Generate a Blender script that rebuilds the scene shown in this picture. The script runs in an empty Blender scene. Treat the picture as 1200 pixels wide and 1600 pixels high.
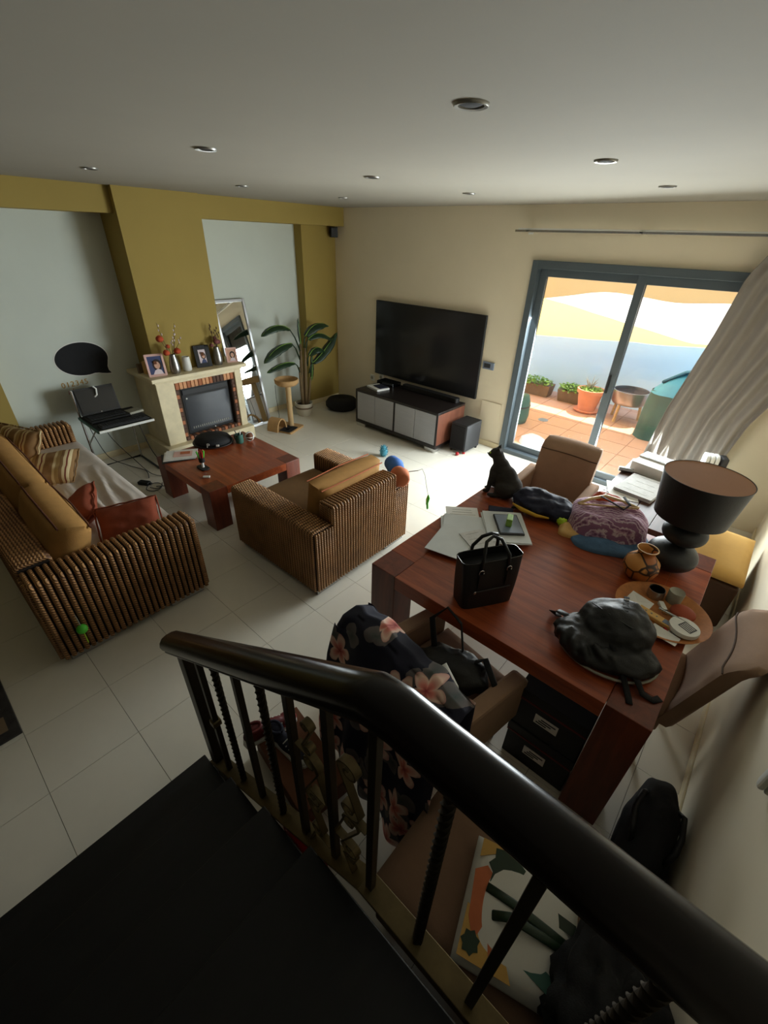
import bpy, bmesh, math, random
from mathutils import Matrix, Vector, noise
from math import sin, cos, pi, radians, sqrt, exp
random.seed(7)
SC = bpy.context.scene
COL = SC.collection

# ------------------------------------------------------------------ camera, world, sun, door fill lamp, exposure
def _rz(a): return Matrix.Rotation(a, 3, 'Z')
def _rx(a): return Matrix.Rotation(a, 3, 'X')
cd = bpy.data.cameras.new('camera'); cam = bpy.data.objects.new('camera', cd); COL.objects.link(cam)
cd.sensor_fit = 'VERTICAL'; cd.sensor_height = 36.0; cd.lens = 674.66 / 1600 * 36.0
cd.clip_start = .02; cd.clip_end = 200
_R = _rz(radians(40.5539)) @ _rx(radians(57.6622)) @ _rz(radians(2.0894))
cam.matrix_world = Matrix.Translation((0, 0, 2.27)) @ _R.to_4x4()
SC.camera = cam

world = bpy.data.worlds.new('world'); SC.world = world; world.use_nodes = True
wn = world.node_tree.nodes; wl = world.node_tree.links
bg = wn['Background']; bg.inputs['Strength'].default_value = 0.8
sky = wn.new('ShaderNodeTexSky'); sky.sky_type = 'NISHITA'; sky.sun_disc = False
sky.sun_elevation = radians(64); sky.sun_rotation = radians(0)
wl.new(sky.outputs[0], bg.inputs[0])

sl = bpy.data.lights.new('sun', 'SUN'); sl.energy = 10.0; sl.angle = radians(.6); sl.color = (1, .95, .86)
sun = bpy.data.objects.new('sun', sl); COL.objects.link(sun)
# the sun stands behind the patio wall, high up
sun.rotation_euler = Vector((-.06, -.43, -.90)).to_track_quat('-Z', 'Y').to_euler()
sun.location = (0, 12, 9)

def area(name, loc, aim, sx, sy, power, col=(1, 1, 1), spread=180):
    l = bpy.data.lights.new(name, 'AREA'); l.shape = 'RECTANGLE'; l.size = sx; l.size_y = sy
    l.energy = power; l.color = col; l.spread = radians(spread)
    o = bpy.data.objects.new(name, l); COL.objects.link(o); o.location = loc
    o.rotation_euler = Vector(aim).to_track_quat('-Z', 'Y').to_euler()
    return o
# area lamp added just inside the sliding door, boosting its daylight
area('door_fill', (-1.19, 4.865, .88), (-.25, -1, -.24), 2.0, 1.45, 225, (.89, .98, 1.0))

SC.view_settings.view_transform = 'Standard'
try: SC.view_settings.look = 'None'
except Exception: pass
SC.view_settings.exposure = 0.0
SC.view_settings.gamma = 1.0
SC.view_settings.use_curve_mapping = False

# ------------------------------------------------------------------ materials
def lin(c):
    if isinstance(c, str):
        c = c.lstrip('#'); c = [int(c[i:i+2], 16) for i in (0, 2, 4)]
    r = []
    for v in c[:3]:
        v = v / 255
        r.append(v / 12.92 if v <= .04045 else ((v + .055) / 1.055) ** 2.4)
    return (*r, 1)
MATS = {}
class NT:
    def __init__(s, name):
        s.m = bpy.data.materials.new(name); s.m.use_nodes = True
        s.n = s.m.node_tree.nodes; s.l = s.m.node_tree.links
        s.b = s.n['Principled BSDF']
        s.tc = None
    def node(s, t, **kw):
        n = s.n.new(t)
        for k, v in kw.items(): setattr(n, k, v)
        return n
    def link(s, a, b): s.l.new(a, b)
    def coord(s, scale=(1, 1, 1), rot=(0, 0, 0), loc=(0, 0, 0), out='Object'):
        if s.tc is None: s.tc = s.node('ShaderNodeTexCoord')
        mp = s.node('ShaderNodeMapping'); mp.inputs['Scale'].default_value = scale
        mp.inputs['Rotation'].default_value = rot; mp.inputs['Location'].default_value = loc
        s.link(s.tc.outputs[out], mp.inputs['Vector']); return mp.outputs[0]
    def noise(s, vec, scale, detail=4, rough=.6, dist=0):
        n = s.node('ShaderNodeTexNoise'); n.inputs['Scale'].default_value = scale
        n.inputs['Detail'].default_value = detail; n.inputs['Roughness'].default_value = rough
        n.inputs['Distortion'].default_value = dist
        s.link(vec, n.inputs['Vector']); return n.outputs[0]
    def ramp(s, fac, stops, interp='LINEAR'):
        r = s.node('ShaderNodeValToRGB'); e = r.color_ramp.elements; r.color_ramp.interpolation = interp
        while len(e) < len(stops): e.new(.5)
        for i, (p, c) in enumerate(stops):
            e[i].position = p; e[i].color = c if len(c) == 4 else (*c, 1)
        s.link(fac, r.inputs[0]); return r.outputs[0]
    def bump(s, h, strength=.2, dist=.01):
        b = s.node('ShaderNodeBump'); b.inputs['Strength'].default_value = strength
        b.inputs['Distance'].default_value = dist; s.link(h, b.inputs['Height'])
        s.link(b.outputs[0], s.b.inputs['Normal'])
    def base(s, sock): s.link(sock, s.b.inputs['Base Color'])
    def set(s, rough=.6, metal=0, spec=None, **kw):
        s.b.inputs['Roughness'].default_value = rough; s.b.inputs['Metallic'].default_value = metal
        if spec is not None: s.b.inputs['Specular IOR Level'].default_value = spec
        for k, v in kw.items(): s.b.inputs[k].default_value = v
        return s.m
def _mul(c, k): return tuple(min(1, v * k) for v in c[:3]) + (1,)
def mat(name, col, rough=.6, metal=0, var=.12, scale=6, bump=0, bscale=60, spec=None, stretch=(1, 1, 1), **kw):
    if name in MATS: return MATS[name]
    t = NT(name); c = lin(col)
    v = t.coord(stretch)
    n = t.noise(v, scale)
    t.base(t.ramp(n, [(.25, _mul(c, 1 - var)), (.75, _mul(c, 1 + var))]))
    if bump: t.bump(t.noise(v, bscale, 3), bump, .004)
    MATS[name] = t.set(rough, metal, spec, **kw); return MATS[name]
def wood(name, c1, c2, axis='x', rough=.35, sc=1.0, spec=None):
    if name in MATS: return MATS[name]
    t = NT(name); st = {'x': (1.2, 14, 14), 'y': (14, 1.2, 14), 'z': (14, 14, 1.2)}[axis]
    v = t.coord(tuple(k * sc for k in st))
    n = t.noise(v, 1.6, 6, .65, .6); n2 = t.noise(v, 9, 3)
    mx = t.node('ShaderNodeMath', operation='MULTIPLY_ADD'); t.link(n2, mx.inputs[0]); mx.inputs[1].default_value = .25; t.link(n, mx.inputs[2])
    a, b = lin(c1), lin(c2)
    t.base(t.ramp(mx.outputs[0], [(.38, a), (.62, tuple((x + y) / 2 for x, y in zip(a, b))), (.85, b)]))
    t.bump(n2, .08, .002)
    MATS[name] = t.set(rough, 0, spec); return MATS[name]
def emit(name, col, strength):
    t = NT(name); t.b.inputs['Base Color'].default_value = (0, 0, 0, 1)
    t.b.inputs['Emission Color'].default_value = lin(col); t.b.inputs['Emission Strength'].default_value = strength
    MATS[name] = t.set(.4); return MATS[name]

mat('wall_cream', (230, 219, 194), .85, var=.03, scale=2, bump=.05, bscale=120)
mat('wall_white', (200, 206, 196), .85, var=.03, scale=2, bump=.05, bscale=120)
mat('wall_olive', (156, 134, 68), .85, var=.04, scale=2, bump=.05, bscale=120)
mat('ceiling_white', (150, 144, 131), .9, var=.04, scale=1.2)
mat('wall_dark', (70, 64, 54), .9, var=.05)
mat('tile_floor', (226, 220, 206), .3, var=.05, scale=3, bump=.02, bscale=30)
mat('grout', (120, 112, 98), .9)
mat('slate_step', (11, 11, 13), .42, var=.45, scale=5, stretch=(6, .8, 1), bump=.15, bscale=25)
mat('stair_side', (60, 54, 48), .8)
mat('black', (10, 10, 11), .6, var=.1)
mat('black_gloss', (6, 6, 7), .12, var=.05)
mat('black_fabric', (15, 15, 18), .85, var=.3, scale=20, bump=.3, bscale=200)
mat('black_leather', (11, 11, 12), .55, var=.25, scale=30, bump=.25, bscale=150)
mat('charcoal', (44, 45, 48), .6)
mat('white_plastic', (222, 222, 216), .4, var=.03)
mat('white_paper', (226, 224, 218), .8, var=.05)
mat('grey_paper', (196, 194, 190), .8, var=.12, scale=30)
mat('chrome', (200, 200, 200), .2, 1.0, var=.03)
mat('steel', (170, 170, 170), .34, 1.0, var=.08, stretch=(1, 1, 20))
mat('frame_slate', (84, 94, 100), .45, var=.06)
mat('cream_marble', (226, 212, 176), .5, var=.1, scale=9, bump=.05, bscale=40)
mat('brick_red', (176, 112, 78), .85, var=.25, scale=40, bump=.4, bscale=90)
mat('brick_tan', (216, 158, 116), .85, var=.2, scale=40, bump=.4, bscale=90)
mat('brick_dark', (96, 70, 58), .85, var=.25, scale=40, bump=.4, bscale=90)
mat('soot', (28, 24, 22), .9)
mat('mortar', (70, 58, 48), .95)
wood('wood_table', (104, 40, 18), (172, 84, 44), 'x', .3)
wood('wood_table_y', (84, 32, 17), (144, 68, 38), 'y', .3)
wood('wood_end', (80, 32, 17), (122, 56, 32), 'z', .35)
wood('wood_stand', (78, 42, 30), (116, 70, 52), 'z', .4)
wood('wood_dark', (60, 36, 26), (92, 60, 46), 'y', .5)
wood('wood_rail', (12, 7, 6), (24, 13, 11), 'x', .24, spec=.35)
wood('wood_pale', (196, 156, 100), (226, 192, 138), 'x', .5)
mat('espresso', (26, 20, 18), .35, var=.2)
mat('door_grey', (164, 166, 170), .5, var=.05, stretch=(1, 1, 8))
mat('iron', (54, 46, 34), .45, .7, var=.2, scale=20)
mat('iron_brass', (96, 82, 52), .45, .6, var=.25, scale=20)
mat('tan_fabric', (178, 132, 72), .9, var=.1, scale=14, bump=.25, bscale=180)
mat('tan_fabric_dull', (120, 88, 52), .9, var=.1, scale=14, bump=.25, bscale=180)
mat('piping_brown', (92, 48, 28), .9)
mat('orange_fabric', (136, 62, 36), .9, var=.15, scale=14, bump=.25, bscale=180)
mat('sheet_white', (206, 196, 188), .9, var=.04, scale=5, bump=.1, bscale=120)
mat('suede', (150, 120, 96), .92, var=.1, scale=8, bump=.12, bscale=160)
mat('suede_tan', (126, 98, 78), .92, var=.1, scale=8, bump=.12, bscale=160)
mat('pouf_yellow', (198, 156, 84), .85, var=.06, scale=10, bump=.1, bscale=160)
mat('pouf_side', (74, 50, 30), .7, var=.1)
mat('wicker_core', (34, 22, 14), .95)
mat('curtain', (150, 143, 136), .9, var=.05, scale=3, bump=.15, bscale=180)
mat('terracotta', (222, 148, 112), .8, var=.08, scale=8)
mat('patio_tile', (206, 156, 126), .7, var=.07, scale=3)
mat('patio_grout', (170, 120, 92), .9)
mat('patio_wall', (214, 236, 236), .9, var=.02, scale=3)
mat('leaf_green', (24, 48, 25), .45, var=.35, scale=9, stretch=(1, 1, 1))
mat('leaf_light', (130, 168, 70), .6, var=.35, scale=20)
mat('trunk', (112, 92, 62), .85, var=.35, scale=10, stretch=(8, 8, 1), bump=.4, bscale=20)
mat('pot_cream', (206, 198, 180), .5, var=.04)
mat('pot_brown', (120, 100, 78), .6)
mat('soil', (46, 34, 26), .95, var=.3, scale=40)
mat('sisal', (196, 166, 120), .95, var=.15, scale=60, stretch=(1, 1, 6), bump=.5, bscale=120)
mat('plush_beige', (186, 148, 100), .95, var=.12, scale=20, bump=.4, bscale=150)
mat('tarp_green', (52, 96, 84), .55, var=.2, scale=4, bump=.3, bscale=12)
mat('tarp_blue', (72, 150, 172), .6, var=.15, scale=4, bump=.3, bscale=12)
mat('tarp_navy', (52, 104, 124), .6, var=.15, scale=4)
mat('white_lid', (214, 212, 204), .45, var=.02)
mat('red', (170, 24, 28), .55, var=.15)
mat('dark_red', (96, 18, 20), .6, var=.2)
mat('gold', (176, 132, 40), .5, .3)
mat('lime', (190, 224, 50), .5)
mat('toy_green', (88, 210, 60), .5)
mat('teal', (70, 140, 160), .9, var=.3, scale=60, bump=.6, bscale=200)
mat('toy_blue', (58, 104, 176), .9, var=.12, scale=20)
mat('toy_orange', (190, 108, 70), .9, var=.12, scale=20)
mat('navy', (24, 26, 48), .8, var=.3, scale=10, bump=.3, bscale=60)
mat('blue_denim', (76, 108, 140), .9, var=.25, scale=18, bump=.4, bscale=100)
mat('yellow', (206, 160, 40), .6, var=.1)
mat('lamp_black', (24, 24, 27), .5, var=.15, scale=30, bump=.2, bscale=120)
mat('lamp_inner', (150, 108, 80), .8, var=.06)
mat('tray_wood', (176, 112, 58), .7, var=.2, scale=30, stretch=(1, 1, 1), bump=.3, bscale=90)
mat('cream_plastic', (214, 170, 100), .5, var=.05)
mat('rust', (150, 62, 28), .7, var=.1)
mat('candle_grey', (150, 146, 130), .6, var=.06)
mat('cat_fur', (52, 48, 44), .95, var=.45, scale=14, stretch=(1, 1, 4), bump=.5, bscale=220)
mat('flower_orange', (176, 70, 34), .85, var=.25, scale=40)
mat('flower_mauve', (120, 68, 66), .85, var=.25, scale=40)
mat('twig', (92, 74, 54), .9)
mat('skin_print', (206, 160, 136), .7)
mat('hair_print', (40, 28, 26), .7)
mat('print_blue', (60, 70, 110), .7)
mat('pink_print', (222, 180, 170), .7)
mat('cloth_pale', (226, 210, 214), .9, var=.12, scale=20)
mat('mouse_grey', (150, 148, 136), .7)
mat('rug_dark', (52, 48, 46), .95, var=.5, scale=22, bump=.4, bscale=100)
mat('box_brown', (110, 66, 40), .8, var=.12)
mat('grey_blue', (120, 132, 150), .35, var=.1)
mat('downlight_ring', (150, 148, 142), .35, .6)
mat('clear_sleeve', (210, 214, 214), .18, var=.06)
def wick(name, c1, c2):
    t = NT(name)
    w = t.node('ShaderNodeTexWave'); w.wave_type = 'BANDS'; w.bands_direction = 'DIAGONAL'
    w.inputs['Scale'].default_value = 34; w.inputs['Distortion'].default_value = 1.2; w.inputs['Detail'].default_value = 1
    t.link(t.coord(), w.inputs['Vector'])
    n = t.noise(t.coord(), 7, 3)
    mx = t.node('ShaderNodeMath', operation='MULTIPLY'); t.link(w.outputs[1], mx.inputs[0]); t.link(n, mx.inputs[1])
    t.base(t.ramp(mx.outputs[0], [(.05, lin(c1)), (.5, lin(c2))])); t.bump(w.outputs[1], .6, .004)
    MATS[name] = t.set(.6)
wick('wicker', (104, 68, 38), (200, 148, 92))
def stripes():
    t = NT('striped_fabric'); v = t.coord((1, 1, 1))
    sx = t.node('ShaderNodeSeparateXYZ'); t.link(v, sx.inputs[0])
    fr = t.node('ShaderNodeMath', operation='MULTIPLY'); t.link(sx.outputs[0], fr.inputs[0]); fr.inputs[1].default_value = 5.2
    f2 = t.node('ShaderNodeMath', operation='FRACT'); t.link(fr.outputs[0], f2.inputs[0])
    b, cr, r, o = lin((140, 106, 66)), lin((214, 194, 150)), lin((120, 52, 34)), lin((176, 146, 96))
    t.base(t.ramp(f2.outputs[0], [(0, b), (.24, cr), (.34, o), (.5, b), (.62, cr), (.72, r), (.78, cr), (.88, b)], 'CONSTANT'))
    t.bump(t.noise(v, 180, 2), .25, .003)
    MATS['striped_fabric'] = t.set(.9)
stripes()
def floral():
    t = NT('floral_fabric'); v = t.coord((1, 1, 1), (radians(-50), 0, 0)); navy = lin((20, 21, 44))
    def layer(scale, R, off, petals, keep, stops, under):
        vm = t.coord((1, 1, 1), (radians(-50), 0, 0), (off, off * .7, 0))
        n0 = t.node('ShaderNodeTexNoise'); n0.inputs['Scale'].default_value = 14; t.link(vm, n0.inputs['Vector'])
        mx = t.node('ShaderNodeMixRGB'); mx.inputs[0].default_value = .03; t.link(vm, mx.inputs[1]); t.link(n0.outputs[1], mx.inputs[2])
        vo = t.node('ShaderNodeTexVoronoi'); vo.voronoi_dimensions = '2D'; vo.inputs['Scale'].default_value = scale; vo.inputs['Randomness'].default_value = .8; t.link(mx.outputs[0], vo.inputs['Vector'])
        sb = t.node('ShaderNodeVectorMath', operation='SUBTRACT'); t.link(mx.outputs[0], sb.inputs[0]); t.link(vo.outputs['Position'], sb.inputs[1])
        sx = t.node('ShaderNodeSeparateXYZ'); t.link(sb.outputs[0], sx.inputs[0])
        def M(op, a, b=None):
            n = t.node('ShaderNodeMath', operation=op)
            for i, q in enumerate((a, b)):
                if q is None: continue
                if isinstance(q, (int, float)): n.inputs[i].default_value = q
                else: t.link(q, n.inputs[i])
            return n.outputs[0]
        ang = M('ARCTAN2', sx.outputs[1], sx.outputs[0])
        ln = M('SQRT', M('ADD', M('MULTIPLY', sx.outputs[0], sx.outputs[0]), M('MULTIPLY', sx.outputs[1], sx.outputs[1])))
        sc = t.node('ShaderNodeSeparateColor'); t.link(vo.outputs['Color'], sc.inputs[0])
        lobe = M('ABSOLUTE', M('COSINE', M('MULTIPLY', M('ADD', ang, M('MULTIPLY', sc.outputs[1], 6.0)), petals / 2)))
        rr = M('MULTIPLY', M('ADD', M('MULTIPLY', lobe, .55), .45), R)
        q = M('DIVIDE', ln, rr)
        col = t.ramp(q, stops)
        mk = M('MULTIPLY', M('LESS_THAN', q, 1.0), M('GREATER_THAN', sc.outputs[0], keep))
        m2 = t.node('ShaderNodeMixRGB'); t.link(mk, m2.inputs[0]); t.link(col, m2.inputs[2])
        if under is None: m2.inputs[1].default_value = navy
        else: t.link(under, m2.inputs[1])
        return m2.outputs[0]
    a = layer(9, .055, .37, 2, .45, [(0, lin((60, 70, 66))), (.8, lin((104, 96, 96)))], None)
    b = layer(6.5, .075, 0, 5, .3, [(0, lin((150, 40, 48))), (.35, lin((222, 132, 118))), (.8, lin((238, 208, 190))), (1, lin((206, 150, 140)))], a)
    t.base(b); MATS['floral_fabric'] = t.set(.8)
floral()
def purple():
    t = NT('purple_print'); v = t.coord((1, 1, 1))
    w = t.node('ShaderNodeTexWave'); w.bands_direction = 'Y'; w.inputs['Scale'].default_value = 9; w.inputs['Distortion'].default_value = 7; w.inputs['Detail'].default_value = 4
    t.link(v, w.inputs['Vector'])
    vo = t.node('ShaderNodeTexVoronoi'); vo.inputs['Scale'].default_value = 60; t.link(v, vo.inputs['Vector'])
    mx = t.node('ShaderNodeMath', operation='MULTIPLY_ADD'); t.link(vo.outputs['Distance'], mx.inputs[0]); mx.inputs[1].default_value = .5; t.link(w.outputs[1], mx.inputs[2])
    t.base(t.ramp(mx.outputs[0], [(.2, lin((124, 80, 112))), (.45, lin((190, 150, 176))), (.75, lin((226, 212, 218))), (1, lin((150, 104, 136)))]))
    t.bump(t.noise(v, 50, 3), .3, .006); MATS['purple_print'] = t.set(.9)
purple()
def vasemat():
    t = NT('vase_paint'); v = t.coord((1, 1, 1))
    vo = t.node('ShaderNodeTexVoronoi'); vo.feature = 'DISTANCE_TO_EDGE'; vo.inputs['Scale'].default_value = 13; t.link(v, vo.inputs['Vector'])
    v2 = t.node('ShaderNodeTexVoronoi'); v2.inputs['Scale'].default_value = 13; t.link(v, v2.inputs['Vector'])
    sep = t.node('ShaderNodeSeparateColor'); t.link(v2.outputs['Color'], sep.inputs[0])
    c = t.ramp(sep.outputs[0], [(0, lin((176, 104, 48))), (.45, lin((206, 142, 72))), (.75, lin((148, 66, 34)))], 'CONSTANT')
    m = t.node('ShaderNodeMixRGB'); t.link(t.ramp(vo.outputs[0], [(.03, (0, 0, 0, 1)), (.07, (1, 1, 1, 1))]), m.inputs[0])
    m.inputs[1].default_value = lin((52, 30, 18)); t.link(c, m.inputs[2]); t.base(m.outputs[0]); MATS['vase_paint'] = t.set(.45)
vasemat()
def glassmat(name, tint=(1, 1, 1), refl=.08):
    t = NT(name); t.n.remove(t.b)
    tr = t.node('ShaderNodeBsdfTransparent'); tr.inputs[0].default_value = (*tint, 1)
    gl = t.node('ShaderNodeBsdfGlossy'); gl.inputs['Roughness'].default_value = .02
    fr = t.node('ShaderNodeFresnel'); fr.inputs[0].default_value = 1.35
    mx = t.node('ShaderNodeMixShader'); t.link(fr.outputs[0], mx.inputs[0]); t.link(tr.outputs[0], mx.inputs[1]); t.link(gl.outputs[0], mx.inputs[2])
    t.link(mx.outputs[0], t.n['Material Output'].inputs[0]); MATS[name] = t.m
glassmat('glass')
def sailmat(name, col, tl=.7):
    t = NT(name); t.n.remove(t.b)
    d = t.node('ShaderNodeBsdfDiffuse'); d.inputs[0].default_value = lin(col)
    q = t.node('ShaderNodeBsdfTranslucent'); q.inputs[0].default_value = lin(col)
    mx = t.node('ShaderNodeMixShader'); mx.inputs[0].default_value = tl; t.link(d.outputs[0], mx.inputs[1]); t.link(q.outputs[0], mx.inputs[2])
    t.link(mx.outputs[0], t.n['Material Output'].inputs[0]); MATS[name] = t.m
sailmat('sail_yellow', (246, 226, 150)); sailmat('sail_cream', (250, 242, 216)); sailmat('sail_beige', (186, 164, 126), .35)
t = NT('mirror_glass'); t.b.inputs['Base Color'].default_value = (.85, .87, .87, 1); MATS['mirror_glass'] = t.set(.02, 1.0)
t = NT('tv_screen'); t.b.inputs['Base Color'].default_value = (.018, .018, .02, 1); MATS['tv_screen'] = t.set(.16, 0, .35)
t = NT('fire_screen'); t.b.inputs['Base Color'].default_value = (.03, .035, .045, 1); MATS['fire_screen'] = t.set(.08, 0, .4)

# ------------------------------------------------------------------ mesh helpers
class G:
    def __init__(s): s.v = []; s.f = []
    def add(s, vs, fs):
        k = len(s.v); s.v += [tuple(p) for p in vs]; s.f += [tuple(i + k for i in f) for f in fs]; return s
    def box(s, x0, y0, z0, x1, y1, z1):
        return s.add([(x0, y0, z0), (x1, y0, z0), (x1, y1, z0), (x0, y1, z0), (x0, y0, z1), (x1, y0, z1), (x1, y1, z1), (x0, y1, z1)],
                     [(0, 3, 2, 1), (4, 5, 6, 7), (0, 1, 5, 4), (1, 2, 6, 5), (2, 3, 7, 6), (3, 0, 4, 7)])
    def cbox(s, c, d, rz=0, M=None):
        x, y, z = [k / 2 for k in d]
        m = M or Matrix.Rotation(rz, 3, 'Z')
        vs = [Vector(c) + m @ Vector((a * x, b * y, e * z)) for e in (-1, 1) for a, b in ((-1, -1), (1, -1), (1, 1), (-1, 1))]
        return s.add(vs, [(0, 3, 2, 1), (4, 5, 6, 7), (0, 1, 5, 4), (1, 2, 6, 5), (2, 3, 7, 6), (3, 0, 4, 7)])
    def tube(s, pts, r, n=8, cap=True, flat=None):
        pts = [Vector(p) for p in pts]; m = len(pts); rr = r if isinstance(r, (list, tuple)) else [r] * m
        vs = []; prev = None
        for i, p in enumerate(pts):
            d = (pts[min(i + 1, m - 1)] - pts[max(i - 1, 0)]).normalized()
            if prev is None:
                u = d.orthogonal().normalized() if abs(d.z) > .9 else d.cross(Vector((0, 0, 1))).normalized()
            else:
                u = (prev - d * prev.dot(d)); u = u.normalized() if u.length > 1e-6 else d.orthogonal().normalized()
            prev = u; w = d.cross(u)
            k = flat or 1
            for j in range(n):
                a = 2 * pi * j / n; vs.append(p + (u * cos(a) + w * sin(a) * k) * rr[i])
        fs = [(i * n + j, i * n + (j + 1) % n, (i + 1) * n + (j + 1) % n, (i + 1) * n + j) for i in range(m - 1) for j in range(n)]
        if cap: fs += [tuple(range(n - 1, -1, -1)), tuple((m - 1) * n + j for j in range(n))]
        return s.add(vs, fs)
    def sweep(s, pts, prof, up=(0, 0, 1), mitre=None):
        """profile (a,b): a sideways (horizontal), b up, swept on a path; sections stay vertical"""
        pts = [Vector(p) for p in pts]; m = len(pts); n = len(prof); vs = []
        for i, p in enumerate(pts):
            d = (pts[min(i + 1, m - 1)] - pts[max(i - 1, 0)]).normalized()
            sd = d.cross(Vector(up)).normalized()
            for a, b in prof: vs.append(p + sd * a + Vector(up) * b)
        fs = [(i * n + j, (i + 1) * n + j, (i + 1) * n + (j + 1) % n, i * n + (j + 1) % n) for i in range(m - 1) for j in range(n)]
        fs += [tuple(range(n)), tuple((m - 1) * n + j for j in range(n - 1, -1, -1))]
        return s.add(vs, fs)
    def lathe(s, prof, c=(0, 0, 0), n=24, sx=1, sy=1):
        m = len(prof); vs = []
        for r, z in prof:
            for j in range(n):
                a = 2 * pi * j / n; vs.append((c[0] + r * cos(a) * sx, c[1] + r * sin(a) * sy, c[2] + z))
        fs = [(i * n + j, i * n + (j + 1) % n, (i + 1) * n + (j + 1) % n, (i + 1) * n + j) for i in range(m - 1) for j in range(n)]
        if prof[0][0] > 1e-5: fs.append(tuple(range(n - 1, -1, -1)))
        if prof[-1][0] > 1e-5: fs.append(tuple((m - 1) * n + j for j in range(n)))
        return s.add(vs, fs)
    def ell(s, c, r, nu=20, nv=12, M=None, nz=0, nsc=6):
        vs = []; M = M or Matrix.Identity(3); c = Vector(c)
        for i in range(nv + 1):
            t = pi * i / nv
            for j in range(nu):
                a = 2 * pi * j / nu; d = Vector((sin(t) * cos(a), sin(t) * sin(a), -cos(t)))
                k = 1 + (nz * noise.noise(d * nsc + c * 3) if nz else 0)
                vs.append(c + M @ Vector((d.x * r[0] * k, d.y * r[1] * k, d.z * r[2] * k)))
        fs = [(i * nu + j, i * nu + (j + 1) % nu, (i + 1) * nu + (j + 1) % nu, (i + 1) * nu + j) for i in range(nv) for j in range(nu)]
        return s.add(vs, fs)
    def grid(s, f, nu, nv, flip=False):
        vs = [f(i / nu, j / nv) for j in range(nv + 1) for i in range(nu + 1)]; w = nu + 1
        fs = [(j * w + i, j * w + i + 1, (j + 1) * w + i + 1, (j + 1) * w + i) for j in range(nv) for i in range(nu)]
        if flip: fs = [q[::-1] for q in fs]
        return s.add(vs, fs)
    def prism(s, poly, z0, z1, F=None):
        """closed polygon extruded; F maps (x,y,z)"""
        n = len(poly); F = F or (lambda x, y, z: (x, y, z))
        vs = [F(x, y, z0) for x, y in poly] + [F(x, y, z1) for x, y in poly]
        return s.add(vs, [tuple(range(n - 1, -1, -1)), tuple(range(n, 2 * n))] + [(i, (i + 1) % n, n + (i + 1) % n, n + i) for i in range(n)])
def ob(name, g, m, parent=None, smooth=None, bevel=0, solid=0, subd=0, loc=None, rot=None, label=None, kind=None, remesh=0, seg=2, disp=0, dsize=.05):
    me = bpy.data.meshes.new(name); me.from_pydata(g.v, [], g.f); me.validate()
    bm = bmesh.new(); bm.from_mesh(me); bmesh.ops.remove_doubles(bm, verts=bm.verts, dist=1e-6)
    bmesh.ops.recalc_face_normals(bm, faces=bm.faces); bm.to_mesh(me); bm.free()
    me.materials.append(MATS[m] if isinstance(m, str) else m)
    if smooth is not None:
        for p in me.polygons: p.use_smooth = True
        if smooth < 180: me.set_sharp_from_angle(angle=radians(smooth))
    o = bpy.data.objects.new(name, me); COL.objects.link(o)
    if solid: md = o.modifiers.new('s', 'SOLIDIFY'); md.thickness = solid; md.offset = 0
    if bevel: md = o.modifiers.new('b', 'BEVEL'); md.width = bevel; md.segments = seg; md.limit_method = 'ANGLE'; md.angle_limit = radians(40)
    if remesh: 
        md = o.modifiers.new('r', 'REMESH'); md.mode = 'VOXEL'; md.voxel_size = remesh; md.use_smooth_shade = True
        md = o.modifiers.new('sm', 'SMOOTH'); md.iterations = 6
    if disp:
        tx = bpy.data.textures.new('folds', 'CLOUDS'); tx.noise_scale = dsize; tx.noise_depth = 2
        md = o.modifiers.new('d', 'DISPLACE'); md.texture = tx; md.strength = disp; md.mid_level = .5; md.texture_coords = 'LOCAL'
    if subd: md = o.modifiers.new('u', 'SUBSURF'); md.levels = subd; md.render_levels = subd
    if loc: o.location = loc
    if rot: o.rotation_euler = rot
    if parent: o.parent = parent
    if label: o['label'] = label
    if kind: o['kind'] = kind
    return o
def T(name, label, cat, loc=(0, 0, 0), rz=0, group=None):
    o = bpy.data.objects.new(name, None); COL.objects.link(o); o.location = loc; o.rotation_euler = (0, 0, rz)
    o.empty_display_size = .1
    o['label'] = label; o['category'] = cat
    if group: o['group'] = group
    return o
def tag(o, label, cat, group=None, kind=None):
    o['label'] = label; o['category'] = cat
    if group: o['group'] = group
    if kind: o['kind'] = kind
    return o
def S(o, label, cat='wall'):
    o['kind'] = 'structure'; o['label'] = label; o['category'] = cat; return o
def inst(o, parent=None, loc=None, rot=None):
    c = o.copy(); COL.objects.link(c)
    if parent: c.parent = parent
    if loc: c.location = loc
    if rot: c.rotation_euler = rot
    return c
def text(name, body, size, m, parent, loc, rot, ext=.001):
    cu = bpy.data.curves.new(name, 'FONT'); cu.body = body; cu.size = size; cu.extrude = ext; cu.align_x = 'CENTER'; cu.align_y = 'CENTER'
    cu.materials.append(MATS[m]); o = bpy.data.objects.new(name, cu); COL.objects.link(o)
    me = bpy.data.meshes.new_from_object(o); bpy.data.objects.remove(o); o = bpy.data.objects.new(name, me); COL.objects.link(o)
    o.parent = parent; o.location = loc; o.rotation_euler = rot; return o
def nz(x, y, z=0, s=1): return noise.noise(Vector((x * s, y * s, z * s)))
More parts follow.
